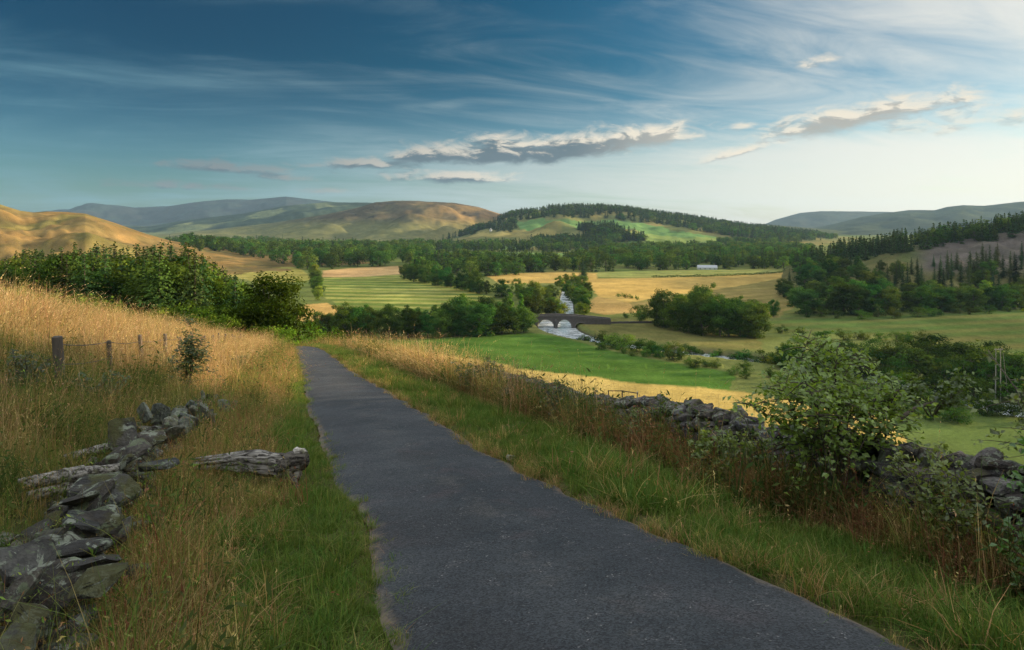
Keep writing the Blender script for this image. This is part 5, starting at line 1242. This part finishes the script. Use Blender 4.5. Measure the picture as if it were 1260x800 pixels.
    def wallfront(s, t, x, y):
        n = fbm(x * .6, y * .6, 211, 3); far = sstep(13, 24, s)
        kk = choose({'golddk': .5 * n + .2 * far, 'gold': .75 * far, 'red': .20 * (1 - far), 'weed': .18 * n, 'tall': .35 * n, 'straw': .35, 'stalk': .10 * n})
        return kk, rng.uniform(.7, 1.2, len(s))
    L = {'verge_grass': [], 'golden_grass': [], 'wall_grass': []}
    for (a, b, dv, db, sz) in ((-5, -.5, 60, 22, 1.1), (-.5, 5, 190, 60, .95), (5, 10, 120, 60, 1.0), (10, 20, 60, 38, 1.1), (20, 36, 32, 20, 1.3), (36, 62, 15, 9, 1.6), (62, 100, 6, 4, 2.0)):
        band((a, b), (-1.62, .64 if a < 36 else .3), dv, left_verge, sz, L['verge_grass'])
        for t0, t1 in ((-.1, .72), (2.0, 3.0)): band((a, b), (t0, t1), dv * .45, lambda s, t, x, y: (np.where((fbm(s * 1.1, t * 1.5, 219, 3) > .43) & (np.minimum(np.abs(t - LE(s)), np.abs(t - RE(s))) < .17), K['short'] if t[0] < 1 else K['mixed'], -1), rng.uniform(.4, .75, len(s))), sz, L['verge_grass'])
        band((a, b), (2.12, 4.95), dv * .85, right_verge, sz, L['verge_grass'])
        band((a, b), (-2.9, -1.75), db * .55, bank, sz * .8, L['golden_grass'])
        band((a, b), (-17 if a > 5 else -13, -2.7), db * (.8 if a < 20 else 1), bank, sz if sz < 1.2 else 1.0 + (sz - 1) * .4, L['golden_grass'])
        band((a, b), (4.4, 5.15), db * (.55 if a < 10 else 1.5), wallfront, min(sz, 1.25) * (1.05 if a < 10 else 1.25), L['wall_grass'])
        band((a, b), (5.62, 8.0), db * .30, wallback, min(sz, 1.2) * .9, L['wall_grass'])
    band((8, 26), (5.5, 6.1), 3.2, lambda s, t, x, y: (np.full(len(s), K['stalk']), rng.uniform(.85, 1.2, len(s)) * np.where(fbm(s * .5, s * 0, 217, 2) > .48, 1, .6)), 1.1, L['wall_grass'])
    band((-1, 16), (4.5, 5.0), 16, lambda s, t, x, y: (choose({'red': np.ones(len(s)) * .5, 'straw': .45, 'tall': .5, 'weed': .2}), rng.uniform(.8, 1.2, len(s))), 1.0, L['wall_grass'])
    band((4, 15), (-3.9, -2.05), 42, lambda s, t, x, y: (choose({'tall': np.ones(len(s)), 'golddk': .6, 'straw': .5, 'weed': .25}), rng.uniform(.6, 1.0, len(s))), .9, L['golden_grass'])
    band((-.2, 5), (2.75, 3.5), 150, lambda s, t, x, y: (np.where(t > RE(s) + .02, choose({'short': np.ones(len(s)), 'shortdark': .8, 'mixed': .25}), -1), rng.uniform(.6, .95, len(s))), 1.0, L['verge_grass'])
    L['litter'] = []
    for (a, b, dd, sz) in ((.5, 8, 60, .6), (8, 20, 34, .8), (20, 45, 14, 1.1)):
        for t0, t1 in ((-.1, .75), (2.0, 3.1)):
            band((a, b), (t0, t1), dd, lambda s, t, x, y: (np.where((np.minimum(np.abs(t - LE(s) - .04), np.abs(t - RE(s))) < .13) & (rng.random(len(s)) < .35 + .8 * (fbm(s * 1.5, t * 2, 215, 3) - .4)), K['litter'], -1), rng.uniform(.5, 1.1, len(s))), sz, L['litter'])
    for nm, parts in L.items():
        x, y, z, kd, sc = [np.concatenate([p[i] for p in parts]) for i in range(5)]; n = len(x)
        st = np.array([off[k][0] for k in order]); ct = np.array([off[k][1] for k in order])
        idx = st[kd] + (rng.random(n) * ct[kd]).astype(int)
        rot = np.stack([rng.normal(0, .10, n), rng.normal(0, .10, n), rng.uniform(0, 6.28, n)], 1)
        wd = np.where(np.hypot(x, y) > 22, 1.5, 1.0)
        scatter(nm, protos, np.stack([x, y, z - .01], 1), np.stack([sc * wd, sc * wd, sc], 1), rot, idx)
    # tall pale stalks standing above the right wall
    st = MB()
    return T
build_grass()

# ------------------------------------------------------------------ the air
def build_haze():
    b = MB(); b.box((0, 0, 140), (18800, 18800, 400)); m, q = mat_new('haze_air')
    v = q.new('ShaderNodeVolumePrincipled'); v.inputs['Color'].default_value = (.46, .72, 1.0, 1); v.inputs['Density'].default_value = 3.2e-5; v.inputs['Anisotropy'].default_value = .1
    o = q.new('ShaderNodeOutputMaterial'); q.l.new(v.outputs[0], o.inputs['Volume'])
    h = put('haze', b.mesh('haze', m)); h['kind'] = 'stuff'
build_haze()
